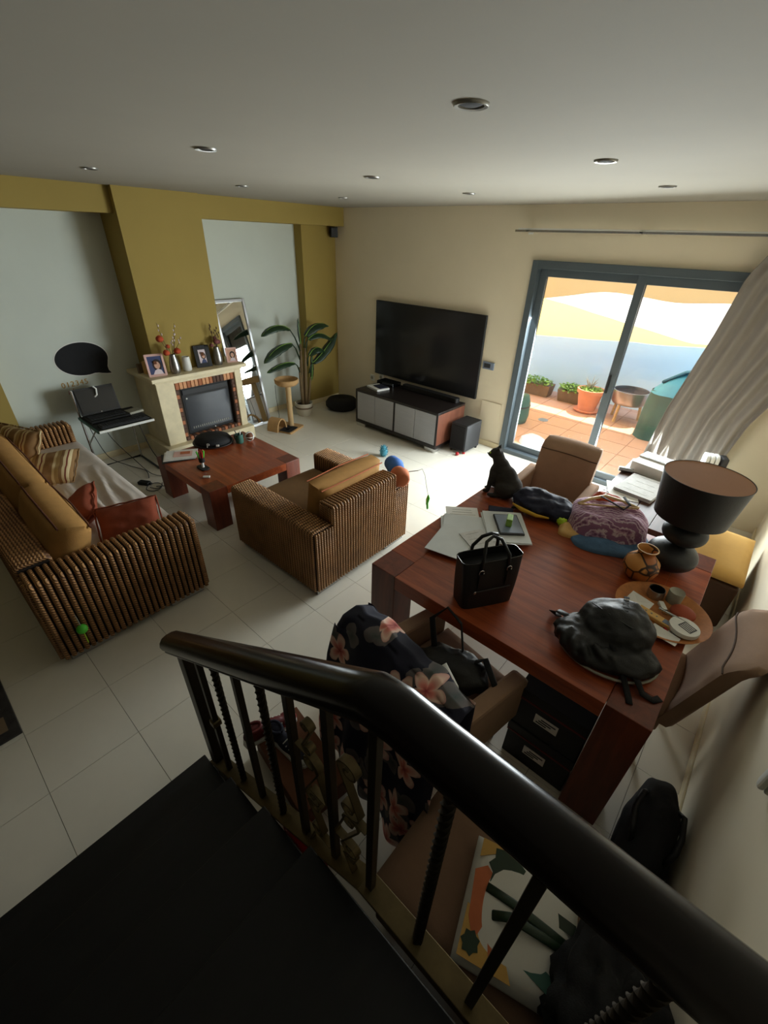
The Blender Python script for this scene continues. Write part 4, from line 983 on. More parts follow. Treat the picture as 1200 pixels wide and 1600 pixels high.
# painted vase
va = T('painted_vase', 'round terracotta vase painted with dark patterns', 'vase', (-.135, 2.285, DZ))
ob('body', G().lathe([(0, 0), (.045, 0), (.075, .03), (.088, .07), (.082, .11), (.055, .14), (.042, .15), (.04, .165), (.052, .185), (.048, .187), (.034, .165), (.036, .15), (0, .12)], n=36), 'vase_paint', va, 60)
ob('rim', G().tube([(.05 * cos(a * pi / 16), .05 * sin(a * pi / 16), .187) for a in range(33)], .003, 6), 'cream_plastic', va, 180)
# tray and small things
ty = T('tray', 'round woven wooden tray with raised rim on the dining table', 'tray', (.035, 2.065, DZ))
ob('plate', G().lathe([(0, 0), (.17, 0), (.205, .018), (.21, .026), (.203, .026), (.168, .009), (0, .008)], n=44), 'tray_wood', ty, 50)
TZ = DZ + .008
jar = T('candle_jar', 'glass candle jar with silver lid on the tray', 'jar', (-0.020, 2.170, TZ))
ob('body', G().lathe([(0, 0), (.036, 0), (.038, .005), (.038, .05), (.035, .05), (.034, .008), (0, .008)], n=28), 'steel', jar, 50); ob('wax', G().lathe([(0, .04), (.034, .04)], n=24), 'tarp_green', jar)
tag(ob('candle', G().lathe([(0, 0), (.033, 0), (.036, .06), (.034, .066), (.028, .06), (0, .058)], n=28), 'candle_grey', smooth=50, loc=(0.060, 2.195, TZ)), 'squat grey pillar candle at the back of the tray', 'candle')
tag(ob('clay_bowl', G().ell((0, 0, .02), (.055, .055, .024), 24, 12), 'rust', smooth=180, loc=(0.115, 2.110, TZ)), 'rust coloured clay dome on the tray', 'bowl')
tag(ob('folded_paper', G().add([(-.06, -.045, .0), (.05, -.06, .0), (.065, .03, .012), (-.04, .05, .02), (0, 0, .002)], [(0, 1, 4), (1, 2, 4), (2, 3, 4), (3, 0, 4)]), 'white_paper', solid=.002, loc=(-0.070, 2.055, TZ + .004)), 'creased white receipt on the tray by the candle jar', 'paper')
tag(ob('folded_paper', G().add([(-.05, -.03, .0), (.06, -.05, .004), (.07, .02, .0), (-.045, .03, .012)], [(0, 1, 2, 3)]), 'white_paper', solid=.002, loc=(0.075, 1.905, TZ + .012)), 'creased white receipt hanging over the near tray rim', 'paper')
rc = T('remote_control', 'ochre remote control with small grey display on the tray', 'remote', (0.027, 1.990, TZ + .002), radians(-12))
ob('case', G().box(-.085, -.022, 0, .085, .022, .022), 'cream_plastic', rc, bevel=.005); ob('display', G().box(.03, -.014, .022, .068, .014, .0235), 'grey_blue', rc)
for k in range(3): ob('button', G().lathe([(.005, .022), (.004, .0245)], (-.05 + .025 * k, 0, 0), 10), 'mouse_grey', rc)
tag(ob('metal_pen', G().tube([(-.07, .01, .03), (.0, 0, .03), (.07, -.01, .03)], [.008, .009, .006], 10), 'chrome', smooth=60, loc=(0.090, 2.040, TZ)), 'silver pen lying across the tray', 'pen')
lt = T('lighter', 'small white and chrome lighter on the tray', 'lighter', (0.035, 2.095, TZ), radians(-60))
ob('body', G().box(-.04, -.012, 0, .02, .012, .02), 'white_plastic', lt, bevel=.003); ob('head', G().box(.02, -.012, 0, .04, .012, .02), 'chrome', lt, bevel=.003)
tm = T('tape_measure', 'round white tape reel with a printed label on the tray', 'tape', (0.140, 1.995, TZ + .014), radians(-25))
ob('reel', G().lathe([(.02, 0), (.062, 0), (.064, .01), (.062, .022), (.02, .022)], n=32), 'white_plastic', tm, 50); ob('label_print', G().cbox((.01, .005, .0225), (.06, .05, .001)), 'charcoal', tm)
for k in range(4): ob('label_print', G().cbox((.01, -.013 + .011 * k, .0232), (.05, .004, .0008)), 'white_paper', tm)
for k, (m, a) in enumerate((('red', -60), ('chrome', -68), ('chrome', -54))):
    tag(ob('lip_tube', G().cbox((0, 0, .006), (.075, .010, .011), radians(a)), m, bevel=.002, loc=(.077 + .018 * k, 1.955 - .008 * k, TZ)), ('thin red tube', 'thin silver tube beside the red one', 'thin silver tube nearest the tape reel')[k] + ' on the tray', 'tube')

# black backpack on the table corner
bg_ = T('backpack', 'crumpled black backpack lying on the near corner of the table', 'backpack', (-.11, 1.655, DZ), radians(12))
g = G(); g.ell((.03, .05, .10), (.155, .135, .095), 36, 20, nz=.12, nsc=2.2).ell((-.08, -.03, .055), (.13, .12, .055), 36, 18, nz=.2, nsc=3.2).ell((.06, -.05, .05), (.16, .12, .05), 36, 18, nz=.15, nsc=3).ell((.05, .10, .12), (.10, .09, .08), nz=.1).ell((-.02, -.09, .04), (.16, .09, .04), nz=.1)
for k in range(9):
    a = -2.9 + .42 * k; b = a + .5 + .3 * sin(k * 3)
    g.tube([(-.04 + .10 * cos(a), -.05 + .07 * sin(a), .105 - .01 * (k % 3)), (-.04 + .14 * cos((a + b) / 2), -.05 + .10 * sin((a + b) / 2), .085), (-.04 + .17 * cos(b), -.05 + .125 * sin(b), .05)], [.012, .018, .012], 6)
ob('body', g, 'black_leather', bg_, remesh=.0075, disp=.02, dsize=.09)
ob('zip', G().tube([(-.09, .06, .17), (-.02, .0, .188), (.07, -.02, .175), (.13, .02, .15)], .003, 6), 'charcoal', bg_, 180)
ob('piping', G().tube([(.02 + .20 * cos(a * pi / 16 - 2.9), -.03 + .155 * sin(a * pi / 16 - 2.9), .020) for a in range(0, 22)], .006, 8), 'mouse_grey', bg_, 180)
def ribbon(pts, w, m, par, name='strap', th=.004):
    P = [Vector(p) for p in pts]; vs = []
    for i, p in enumerate(P):
        d = P[min(i + 1, len(P) - 1)] - P[max(i - 1, 0)]; sd = d.cross(Vector((0, 0, 1))); sd = sd.normalized() if sd.length > 1e-5 else Vector((1, 0, 0))
        vs += [p - sd * w / 2, p + sd * w / 2]
    return ob(name, G().add(vs, [(2 * i, 2 * i + 1, 2 * i + 3, 2 * i + 2) for i in range(len(P) - 1)]), m, par, 180, solid=th)
ribbon([(-.17, .02, .085), (-.215, .04, .075), (-.235, .06, .045), (-.225, .085, .012), (-.195, .10, .005)], .03, 'black_leather', bg_)
ribbon([(.10, -.11, .085), (.135, -.155, .05), (.17, -.185, .012), (.21, -.19, .004), (.235, -.165, .004)], .028, 'black_fabric', bg_)
ribbon([(.0, -.06, .115), (.06, -.12, .085), (.10, -.18, .03), (.125, -.225, .004), (.13, -.255, .004)], .024, 'black_fabric', bg_)
for k in range(7): ob('lettering', G().cbox((.035, .035 + .018 * k, .196 + .002 * sin(k)), (.022, .010, .003), .2), 'charcoal', bg_)
# black handbag
hb = T('handbag', 'black leather tote handbag standing on the dining table', 'handbag', (-.668, 1.56, DZ), radians(58)); hb.scale = (1.1, 1.1, 1.1)
def hbody(u, v, off=0):
    a = 2 * pi * u; c_, s_ = cos(a), sin(a); e = 6
    r = (abs(c_) ** e + abs(s_) ** e) ** (-1 / e)
    w = (.125 + .018 * v - off); d = (.058 + .008 * sin(pi * v) - .012 * v - off)
    return (r * c_ * w, r * s_ * d, .245 * v)
g = G(); g.grid(lambda u, v: hbody(u, v), 48, 10); g.grid(lambda u, v: hbody(u, .2 + .8 * v, .006), 48, 8, True)
g.add([hbody(i / 48, 0) for i in range(48)], [tuple(range(47, -1, -1))]); g.add([hbody(i / 48, .85, .006) for i in range(48)], [tuple(range(48))])
ob('body', g, 'black_leather', hb, 50)
for s in (-1, 1):
    ob('handle', G().tube([(-.065, s * .055, .20), (-.06, s * .05, .27), (-.035, s * .02 + .01, .325), (.0, s * .01 + .012, .34), (.035, s * .02 + .01, .325), (.06, s * .05, .27), (.065, s * .055, .20)], .0075, 10), 'black_leather', hb, 180)
    for x in (-.065, .065):
        ob('ring', G().tube([(x + .011 * cos(a * pi / 6), s * .062, .205 + .013 * sin(a * pi / 6)) for a in range(13)], .0028, 6), 'chrome', hb, 180)
        ob('tab', G().box(x - .009, s * .064 - .003, .12, x + .009, s * .064 + .003, .2), 'black_leather', hb)
        ob('rod', G().tube([(x * .98, s * .057, .215), (x * .86, s * .05, .268)], .0022, 6), 'chrome', hb)
ob('zip_pocket', G().tube([(-.085, -.066, .105), (.085, -.066, .108)], .003, 6), 'charcoal', hb)
ob('zip_pull', G().ell((-.085, -.069, .103), (.007, .003, .009), 10, 6), 'chrome', hb, 180)
ob('rim', G().tube([hbody(i / 40, 1.0) for i in range(41)], .003, 6), 'black_gloss', hb, 180)

# papers and sleeves
def paper(name, label, x, y, rz, w, h, m, z, cat_='paper', n=1, lines=0):
    t = T(name, label, cat_, (x, y, z), radians(rz))
    for k in range(n): ob('sheet', G().cbox((random.uniform(-.01, .01) * (k > 0), random.uniform(-.01, .01) * (k > 0), .002 + .004 * k), (w, h, .0035), random.uniform(-.05, .05) * (k > 0)), m, t)
    for k in range(lines): ob('printed_line', G().cbox((0, h * (.38 - .76 * k / max(1, lines - 1)), .0042 + .004 * (n - 1)), (w * random.uniform(.5, .8), .0022, .0006)), 'mouse_grey', t)
    return t
paper('paper_sheet', 'single white printed sheet at the left table edge', -1.125, 2.10, 38, .21, .297, 'white_paper', DZ, lines=9)
paper('paper_stack', 'pile of documents in clear plastic sleeves behind the handbag', -.99, 1.96, 33, .33, .40, 'clear_sleeve', DZ + .005, 'papers', 4, 0)
paper('paper_stack', 'glossy plastic sleeve of papers under the tablet', -.87, 2.17, 40, .25, .34, 'clear_sleeve', DZ + .022, 'papers', 2, 0)
paper('paper_sheet', 'creased plastic sleeve jutting toward the table corner', -1.03, 1.83, 12, .22, .30, 'clear_sleeve', DZ + .0215, lines=0)
paper('paper_sheet', 'grey printed leaflet lying across the sleeves', -.91, 1.93, 62, .15, .21, 'grey_paper', DZ + .0262, lines=4)
paper('paper_sheet', 'small white sheet lying between the cat and the blue bag', -.975, 2.66, 22, .15, .21, 'white_paper', DZ, lines=5)
tb2 = T('tablet', 'slate grey tablet lying on the glossy sleeve of papers', 'tablet', (-.865, 2.20, DZ + .031), radians(40))
ob('case', G().box(-.075, -.11, 0, .075, .11, .012), 'charcoal', tb2, bevel=.003); ob('glass_face', G().box(-.068, -.10, .012, .068, .10, .0135), 'grey_blue', tb2)
tag(ob('green_packet', G().cbox((0, 0, .026), (.036, .072, .052), radians(22)), 'leaf_light', bevel=.004, loc=(-.862, 2.195, DZ + .045)), 'green packet standing on the tablet', 'packet')
tag(ob('dark_wallet', G().cbox((0, 0, .009), (.16, .07, .018), radians(30)), 'navy', bevel=.004, loc=(-1.0, 2.36, DZ)), 'flat navy wallet between the papers and the cat', 'wallet')

# blue bag and clothes pile
bb = T('folded_jacket', 'folded navy jacket with yellow edging on the table before the chair', 'jacket', (-.80, 2.545, DZ), radians(24))
g = G(); g.ell((0, 0, .065), (.19, .12, .065), 36, 18, nz=.22, nsc=2.6).ell((.08, -.03, .05), (.13, .10, .05), nz=.25, nsc=4).ell((-.06, .04, .10), (.11, .07, .045), nz=.2, nsc=4)
ob('body', g, 'navy', bb, remesh=.008, disp=.022, dsize=.07)
ob('yellow_trim', G().tube([(-.19, -.04, .05), (-.13, -.10, .052), (-.04, -.135, .045), (.04, -.13, .04)], [.006, .014, .012, .005], 8), 'yellow', bb, 180)
for k, p in enumerate(((.02, .0, .13), (.12, -.03, .095))): ob('badge', G().ell(p, (.02, .008, .004), 10, 6), 'red', bb, 180)
def pile(name, label, m, c, rx, ry, h, seed, folds=5, sq=3.5, catg='clothes', rz=0):
    def f(u, v):
        a = 2 * pi * u; r = v
        cs, sn = cos(a), sin(a); e = (abs(cs) ** sq + abs(sn) ** sq) ** (-1 / sq)
        rr = e * (1 + .07 * nz(cs * 2 + seed, sn * 2, seed))
        x, y = cs * rr * rx * r, sn * rr * ry * r
        z = h * (1 - r ** 5) ** .5 if r < 1 else 0
        z *= 1 + .25 * nz(x * 6 + seed, y * 6, seed)
        z += (.012 * sin(folds * 6 * (y + .25 * x) + 5 * nz(x * 4, y * 4, seed)) + .006 * nz(x * 30, y * 30, seed)) * (1 - r ** 4)
        if r > .8: x *= 1 + .02 * sin(z * 90); y *= 1 + .02 * sin(z * 90)
        return (x, y, max(0.001, z))
    return tag(ob(name, G().grid(f, 72, 30), m, None, 180, loc=c, rot=(0, 0, rz)), label, catg, 'clothes heaped on the dining table')
pile('folded_garment', 'faded blue garment at the bottom of the clothes heap', 'blue_denim', (-.36, 2.53, DZ), .23, .17, .045, 3.1, 4, rz=.5)
pile('folded_garment', 'tan cloth poking out under the purple clothes', 'cream_plastic', (-.53, 2.46, DZ), .11, .07, .05, 5.7, 4, rz=.4)
pile('folded_garment', 'purple and white patterned garment heaped on top', 'purple_print', (-.41, 2.615, DZ + .03), .225, .165, .135, 9.3, 6, rz=.3)
pile('folded_garment', 'orange and mauve garment under the wooden hanger', 'flower_orange', (-.47, 2.73, DZ + .13), .10, .055, .045, 1.3, 6, rz=.2)
tag(ob('lime_cloth', G().ell((0, 0, .03), (.035, .028, .028), 16, 10, nz=.35, nsc=3), 'lime', smooth=180, loc=(-.635, 2.475, DZ)), 'lime yellow cloth end sticking out of the clothes heap', 'clothes')
hg = T('coat_hanger', 'pale wooden coat hanger lying on the purple clothes', 'hanger', (-.47, 2.66, DZ + .192), radians(20)); hg.rotation_euler = (radians(8), radians(-4), radians(28))
ob('shoulder', G().tube([(-.17, -.07, 0), (-.09, -.01, 0), (0, .03, 0), (.09, -.01, 0), (.17, -.07, 0)], [.009, .012, .014, .012, .009], 10, flat=.6), 'wood_pale', hg, 180)
ob('bar', G().tube([(-.165, -.072, 0), (.165, -.072, 0)], .006, 8), 'wood_pale', hg, 60)
ob('hook', G().tube([(0, .03, 0)] + [(.022 * sin(a * pi / 6), .075 - .022 * cos(a * pi / 6), 0) for a in range(0, 9)], .0022, 6), 'chrome', hg, 180)
ob('strap', G().tube([(-.03, .01, .01), (.02, -.05, .014), (.08, -.10, .004), (.12, -.06, .01), (.10, .02, .01)], .008, 6, flat=.3), 'black_fabric', hg, 180)

# plank-topped side table with box and papers by the door
sdt = T('side_table', 'dark plank topped side table between dining table and door', 'table', (-.29, 3.43, 0))
for k in range(5): ob('plank', G().box(-.32 + k * .13, -.55, .715, -.32 + k * .13 + .127, .55, .745), 'wood_dark', sdt, bevel=.002)
ob('apron', G().box(-.29, -.52, .65, .30, .52, .715), 'wood_dark', sdt)
for x in (-.28, .26):
    for y in (-.50, .47): ob('leg', G().box(x, y, 0, x + .035, y + .035, .65), 'espresso', sdt)
wb = T('cardboard_box', 'flat white cardboard box on the side table by the curtain', 'box', (-.41, 3.80, .745), radians(-10))
ob('body', G().box(-.14, -.13, 0, .14, .13, .085), 'white_paper', wb, bevel=.003); ob('lid', G().box(-.144, -.0, .085, .144, .134, .098), 'grey_paper', wb, bevel=.002)
ob('slot', G().cbox((-.02, .02, .0985), (.12, .02, .001)), 'charcoal', wb)
paper('paper_stack', 'thick stack of grey magazines on the side table below the box', -.40, 3.42, -8, .26, .36, 'grey_paper', .745, 'papers', 7, 4)
paper('paper_sheet', 'loose white sheet under the magazines on the side table', -.50, 3.28, 20, .2, .28, 'white_paper', .745)
tag(ob('silver_can', G().tube([(0, 0, .02), (.10, .03, .02)], .02, 16), 'steel', smooth=60, loc=(-.63, 3.62, .745)), 'silver metal tube lying at the side table edge', 'tube')

# pouf
po = T('pouf', 'square mustard topped leather pouf beside the side wall', 'pouf', (.175, 3.52, 0))
ob('body', G().box(-.21, -.33, .02, .205, .33, .38), 'pouf_side', po, bevel=.02, seg=3); ob('cushion_top', box_cushion(.42, .67, .09, .03), 'pouf_yellow', po, 60, loc=(0, 0, .42))
for x in (-.17, .17):
    for y in (-.28, .28): ob('foot', G().lathe([(.02, 0), (.024, .025)], (x, y, 0), 12), 'black', po)

# curtain
def edge(z):
    K = [(2.36, -.30, .42), (2.1, -.43, .38), (1.68, -.49, .26), (1.0, -.62, .02), (.6, -.66, -.04), (.02, -.70, -.06)]
    for (za, la, ra), (zb_, lb, rb) in zip(K[:-1], K[1:]):
        if z >= zb_:
            t = (z - zb_) / (za - zb_); return lb + (la - lb) * t, rb + (ra - rb) * t
    return K[-1][1:]
def cur(u, v):
    z = 2.365 - 2.335 * v; l, r = edge(z)
    w = u + .012 * sin(14 * u + 3 * v)
    return (l + (r - l) * w, 4.76 + .032 * sin(u * 2 * pi * 6.5 + .8 * sin(v * 5)) * (.55 + .6 * v * (1 - .4 * v)) + .02 * nz(u * 7, v * 3), z)
ct_ = T('curtain', 'grey taupe curtain swept aside at the end of the sliding door', 'curtain', (0, 0, 0))
ob('drape', G().grid(cur, 130, 40), 'curtain', ct_, 180, solid=.003)
for k in range(9):
    x = -.28 + k * .085; ob('hook', G().tube([(x, 4.765, 2.365), (x, 4.772, 2.39)], .003, 6), 'white_plastic', ct_)
ht = T('oil_radiator', 'small white ribbed electric radiator in the corner behind the lamp', 'radiator', (-.10, 4.52, 0), radians(20))
for k in range(3): ob('fin', G().prism(rrect(.12, .64, .04), -.015, .015, lambda a, b, z: (-.05 + k * .036 + z, a, b + .45)), 'white_plastic', ht, bevel=.006)
ob('control_box', G().box(.055, -.055, .12, .105, .055, .76), 'charcoal', ht, bevel=.01)
for x in (-.05, .05): ob('foot', G().box(x, -.12, 0, x + .03, .12, .13), 'charcoal', ht, bevel=.005)
ob('pipe', G().tube([(-.06, 0, .15), (.07, 0, .15)], .016, 10), 'white_plastic', ht, 60)
# ------------------------------------------------------------------ things below and beyond the railing
dr = T('floral_dress', 'navy dress with pink and cream flowers draped over a dining chair', 'dress', (-.675, .955, -.105), radians(-10))
def drape(u, v):
    x = (u - .5) * (.60 + .16 * v)
    K = [(.10, .60), (.075, .80), (.06, .96), (.045, 1.005), (-.01, 1.02), (-.075, .995), (-.11, .93), (-.145, .75), (-.17, .5), (-.20, .3), (-.215, .13)]
    t = v * (len(K) - 1); i = min(int(t), len(K) - 2); t -= i
    y, z = K[i][0] + (K[i + 1][0] - K[i][0]) * t, K[i][1] + (K[i + 1][1] - K[i][1]) * t
    s = -1 if v > .45 else 1
    am = .010 + .035 * max(0, v - .5)
    y += s * am * (sin(u * 26 + 2 * nz(u * 3, v * 2)) * .7 + nz(u * 6, v * 4, 2))
    z += .012 * nz(u * 6, v * 5, 7) - .045 * (2 * u - 1) ** 4 * (1 if .25 < v < .6 else .2)
    return (x, y, z)
ob('skirt', G().grid(drape, 70, 60), 'floral_fabric', dr, 180, solid=.004)
ob('lining', G().tube([(.12, .10, .95), (.20, .09, .90), (.27, .06, .82)], [.012, .014, .008], 8, flat=.4), 'white_plastic', dr, 180)
sb = T('shoulder_bag', 'black shoulder bag on the seat beside the floral dress', 'bag', (-.60, 1.25, .475), radians(15))
ob('body', G().ell((0, 0, .08), (.17, .11, .085), 28, 16, nz=.2, nsc=3), 'black_leather', sb, 180)
ob('strap', G().tube([(-.12, .05, .12), (-.16, .09, .26), (-.10, .12, .33), (-.02, .1, .28), (.02, .06, .14)], .016, 8, flat=.3), 'black_fabric', sb, 180)
ob('strap', G().tube([(.08, .03, .14), (.13, .02, .20), (.20, -.03, .12), (.22, -.06, .03)], .018, 8, flat=.3), 'black_fabric', sb, 180)
# stool with tote bag
stl = T('upholstered_stool', 'tan upholstered stool tucked behind the stair railing', 'stool', (-.03, .63, 0))
ob('cushion', box_cushion(.68, .42, .14), 'suede_tan', stl, 60, loc=(0, 0, .39))
ob('skirt', G().box(-.32, -.19, .10, .32, .19, .32), 'suede_tan', stl, bevel=.01)
for x in (-.28, .28):
    for y in (-.15, .15): ob('leg', G().tube([(x, y, .1), (x, y, 0)], [.02, .015], 8), 'espresso', stl)
tote = T('shopping_bag', 'reusable shopping bag printed with carrot, parsley and courgette', 'bag', (.05, .65, .462), radians(17)); tote.rotation_euler = (radians(4), 0, radians(17))
g = box_cushion(.33, .33, .075, .03); ob('body', g, 'white_lid', tote, 60, loc=(0, 0, .04))
PZ = .081
def flat(name, poly, m, z=PZ, th=.0025): return ob(name, G().prism(poly, z, z + th), m, tote)
flat('print_yellow', [(-.155, -.155), (.0, -.155), (-.05, -.06), (-.155, -.03)], 'pouf_yellow', .0795); flat('print_yellow', [(-.15, .10), (-.05, .155), (-.15, .155)], 'pouf_yellow', .0795)
flat('print_carrot', [(-.155, .06), (-.12, .085), (-.075, .05), (-.085, -.03), (-.11, -.09), (-.125, -.10), (-.145, -.06)], 'toy_orange'); flat('print_carrot', [(-.10, -.02), (-.08, -.03), (-.06, -.12), (-.07, -.125)], 'toy_orange')
pts = [(-.06 + (.045 + .014 * (k % 2)) * cos(k * pi / 9), .095 + (.06 + .014 * (k % 2)) * sin(k * pi / 9)) for k in range(18)]
flat('print_parsley', pts, 'leaf_green', PZ + .0005)
pts = [(-.125 + (.022 + .007 * (k % 2)) * cos(k * pi / 7), -.115 + (.024 + .007 * (k % 2)) * sin(k * pi / 7)) for k in range(14)]
flat('print_leaf', pts, 'leaf_green', PZ + .0005)
flat('print_courgette', [(-.09, -.055), (.0, -.10), (.11, -.135), (.15, -.145), (.155, -.11), (.06, -.075), (-.07, -.02)], 'tarp_green', PZ + .0003)
flat('print_tomato', [(-.045 + .026 * cos(k * pi / 8), .0 + .026 * sin(k * pi / 8)) for k in range(16)], 'red', PZ + .0002)
flat('print_courgette', [(-.02, .04), (.155, .02), (.155, .05), (.0, .075)], 'leaf_green', PZ + .0003)
for s in (0, 1): ob('handle', G().tube([(-.11 + .03 * s, .03 - .06 * s, .085), (-.03, .02 - .04 * s, .095 + .02 * s), (.08, .0 - .02 * s, .095), (.16, -.01 - .01 * s, .075)], .013, 8, flat=.25), 'leaf_green', tote, 180)
ob('tag', G().cbox((-.03, -.045, .092), (.03, .014, .003), .9), 'tray_wood', tote)
tag(ob('black_jacket', G().ell((0, 0, .12), (.13, .20, .13), 48, 28, nz=.3, nsc=3.5), 'black_fabric', smooth=180, disp=.03, dsize=.05, loc=(.30, .62, .44)), 'black jacket heaped by the side wall beside the shopping bag', 'jacket')
tag(ob('navy_jacket', G().ell((0, 0, .18), (.07, .17, .19), 30, 20, nz=.25, nsc=3), 'navy', smooth=180, loc=(.375, .98, .0)), 'dark navy garment by the side wall below the intercom', 'jacket')
tb_ = T('gap_dark_bag', 'black bag shape added to darken the gap between table and side wall', 'bag', (.335, 1.36, 0))  # added black shape, stands in for the shade on the floor here
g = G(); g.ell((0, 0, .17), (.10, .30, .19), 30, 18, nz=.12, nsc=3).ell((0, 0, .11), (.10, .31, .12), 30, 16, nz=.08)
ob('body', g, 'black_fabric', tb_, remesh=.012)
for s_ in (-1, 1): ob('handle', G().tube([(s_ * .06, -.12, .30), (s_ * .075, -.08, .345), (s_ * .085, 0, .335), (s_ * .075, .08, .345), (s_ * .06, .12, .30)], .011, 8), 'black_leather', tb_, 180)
# boxes below the table
for k, (z0, l) in enumerate(((0, 'black storage box with white label, at the bottom of the stack'), (.265, 'black storage box with white label, at the top of the stack'))):
    b = T('storage_box', l + ' under the table', 'box', (-.165, 1.56, z0), 0, 'storage boxes under the dining table')
    ob('body', G().box(-.16, -.15, 0, .16, .17, .21), 'black', b, bevel=.004); ob('lid', G().box(-.165, -.156, .205, .165, .175, .262), 'black', b, bevel=.004)
    ob('red_edge', G().box(-.162, -.158, .196, .162, -.15, .206), 'dark_red', b)
    lb = ob('label_card', G().box(-.06, -.153, .09, .05, -.150, .15), 'white_paper', b)
    for q in range(3): ob('label_print', G().box(-.05 + .01 * q, -.1545, .10 + .015 * q, .0 + .02 * q, -.153, .107 + .015 * q), 'charcoal', lb)
# shoes
def shoe(label, loc, rz, m, toe):
    t = T('sneaker', label, 'shoe', loc, rz, 'sneakers behind the stair railing')
    out = [(-.13, -.03), (-.14, 0), (-.13, .03), (-.05, .036), (.04, .044), (.10, .045), (.135, .02), (.14, 0), (.135, -.02), (.10, -.04), (.04, -.036), (-.05, -.032)]
    ob('sole', G().prism(out, 0, .026), 'white_plastic', t, bevel=.006)
    g = G(); g.ell((-.075, 0, .06), (.06, .034, .05)).ell((0, 0, .05), (.08, .036, .038)).ell((.075, .002, .04), (.058, .038, .026))
    ob('upper', g, m, t, remesh=.007)
    ob('toe_cap', G().ell((.088, .002, .036), (.052, .042, .024), 18, 10), toe, t, 180)
    ob('collar', G().tube([(-.08 + .04 * cos(a * pi / 8), .026 * sin(a * pi / 8), .105) for a in range(17)], .008, 8), m, t, 180)
    for k in range(4): ob('lace', G().tube([(.0 + .018 * k, -.026, .082 - .007 * k), (.004 + .018 * k, 0, .09 - .008 * k), (.008 + .018 * k, .026, .082 - .007 * k)], .003, 6), 'white_plastic', t, 180)
shb = T('shoe_box', 'brown cardboard box on the floor behind the balusters', 'box', (-1.02, .60, 0), radians(-8))
ob('body', G().box(-.23, -.10, 0, .23, .14, .11), 'box_brown', shb, bevel=.003); ob('lid', G().box(-.235, -.105, .10, .235, .145, .135), 'box_brown', shb, bevel=.003)
shoe('dark sneaker with white ribbed toe cap on the brown box', (-1.08, .605, .135), radians(5), 'navy', 'white_plastic')
shoe('black and red sneaker behind the twisted baluster', (-1.215, .60, .135), radians(75), 'dark_red', 'red')
tag(ob('red_cloth', G().ell((0, 0, .05), (.15, .05, .05), 30, 14, nz=.35, nsc=4), 'red', smooth=180, loc=(-.76, .44, 0)), 'crumpled red cloth on the floor against the stair side', 'cloth')
rg = T('rug', 'dark patterned rug end on the floor beyond the sofa', 'rug', (-2.76, -.75, 0))
ob('pile', G().box(-.6, -.6, 0, .515, .50, .012), 'rug_dark', rg, bevel=.003)
for k in range(6):
    for q in range(4): ob('motif', G().cbox((.40 - k * .17, .38 - q * .22, .0125), (.11, .15, .001), .0), 'grey_blue' if (k + q) % 2 else 'pot_brown', rg)

# ------------------------------------------------------------------ patio
pf = S(ob('patio_floor', G().box(-6, 5.1, -.12, 2.2, 8.4, -.006), 'patio_grout'), 'terracotta tiled patio floor outside the door', 'floor')
p0 = None; q = .40
for i in range(-10, 4):
    for j in range(0, 8):
        if p0 is None: o = p0 = ob('tile', G().box(.004, .004, -.012, q - .004, q - .004, 0), 'patio_tile', pf)
        else: o = inst(p0, pf)
        o.location = (-.3 + i * q, 5.1 + j * q - .02 + (.02 if j == 0 else 0), 0)
S(ob('wall_patio', G().box(-6, 8.0, -.1, 2.2, 8.2, 1.9), 'patio_wall'), 'white rendered patio wall beyond the plants', 'wall')
def zedge(x): return 1.03 + (x + 3.27) * .071
def sail_pt(x, t, dz=0):
    """t 0 at the low far edge, 1 at the house"""
    y = 7.3 - 2.15 * t; z0 = zedge(x); z = z0 + (2.56 - z0) * t - .16 * sin(pi * t) * (.6 + .4 * sin(x * 1.3)) * .6
    return (x, y, z + dz + .02 * nz(x * 2, t * 5))
tag(ob('shade_sail', G().grid(lambda u, v: sail_pt(-5.2 + 6.8 * u, v), 60, 24), 'sail_cream', None, 180), 'pale cream shade sail stretched over the patio', 'shade sail')
def diag(x): return min(.70, max(.04, .62 - (x + 3.3) * .245))
tag(ob('shade_sail', G().grid(lambda u, v: sail_pt(-5.2 + 6.0 * u, v * diag(-5.2 + 6.0 * u), -.03), 60, 16), 'sail_yellow', None, 180), 'yellow triangular shade sail below the cream one', 'shade sail')
tag(ob('shade_sail', G().grid(lambda u, v: sail_pt(-5.2 + 6.8 * u, 1 - v * (.50 + .025 * sin(u * 23) + .02 * nz(u * 9, 1)), -.06), 90, 10), 'sail_beige', None, 180), 'beige awning strip with a ragged edge next to the house', 'awning')
def clump(t, c, rx, ry, rz_, n, sz, m, seed):
    g = G(); r = random.Random(seed)
    for k in range(n):
        a = r.uniform(0, 2 * pi); q = sqrt(r.random()); p = Vector((c[0] + rx * q * cos(a), c[1] + ry * q * sin(a), c[2] + rz_ * r.random() * (1 - .5 * q)))
        M = Matrix.Rotation(r.uniform(0, 6.28), 3, 'Z') @ Matrix.Rotation(r.uniform(-.9, .9), 3, 'X') @ Matrix.Rotation(r.uniform(-.6, .6), 3, 'Y')
        vs = [p + M @ Vector(v) * sz for v in ((-.5, 0, 0), (0, .28, .05), (.5, 0, 0), (0, -.28, .05))]; g.add(vs, [(0, 1, 2, 3)])
    return ob('foliage', g, m, t, solid=.001, kind='stuff')
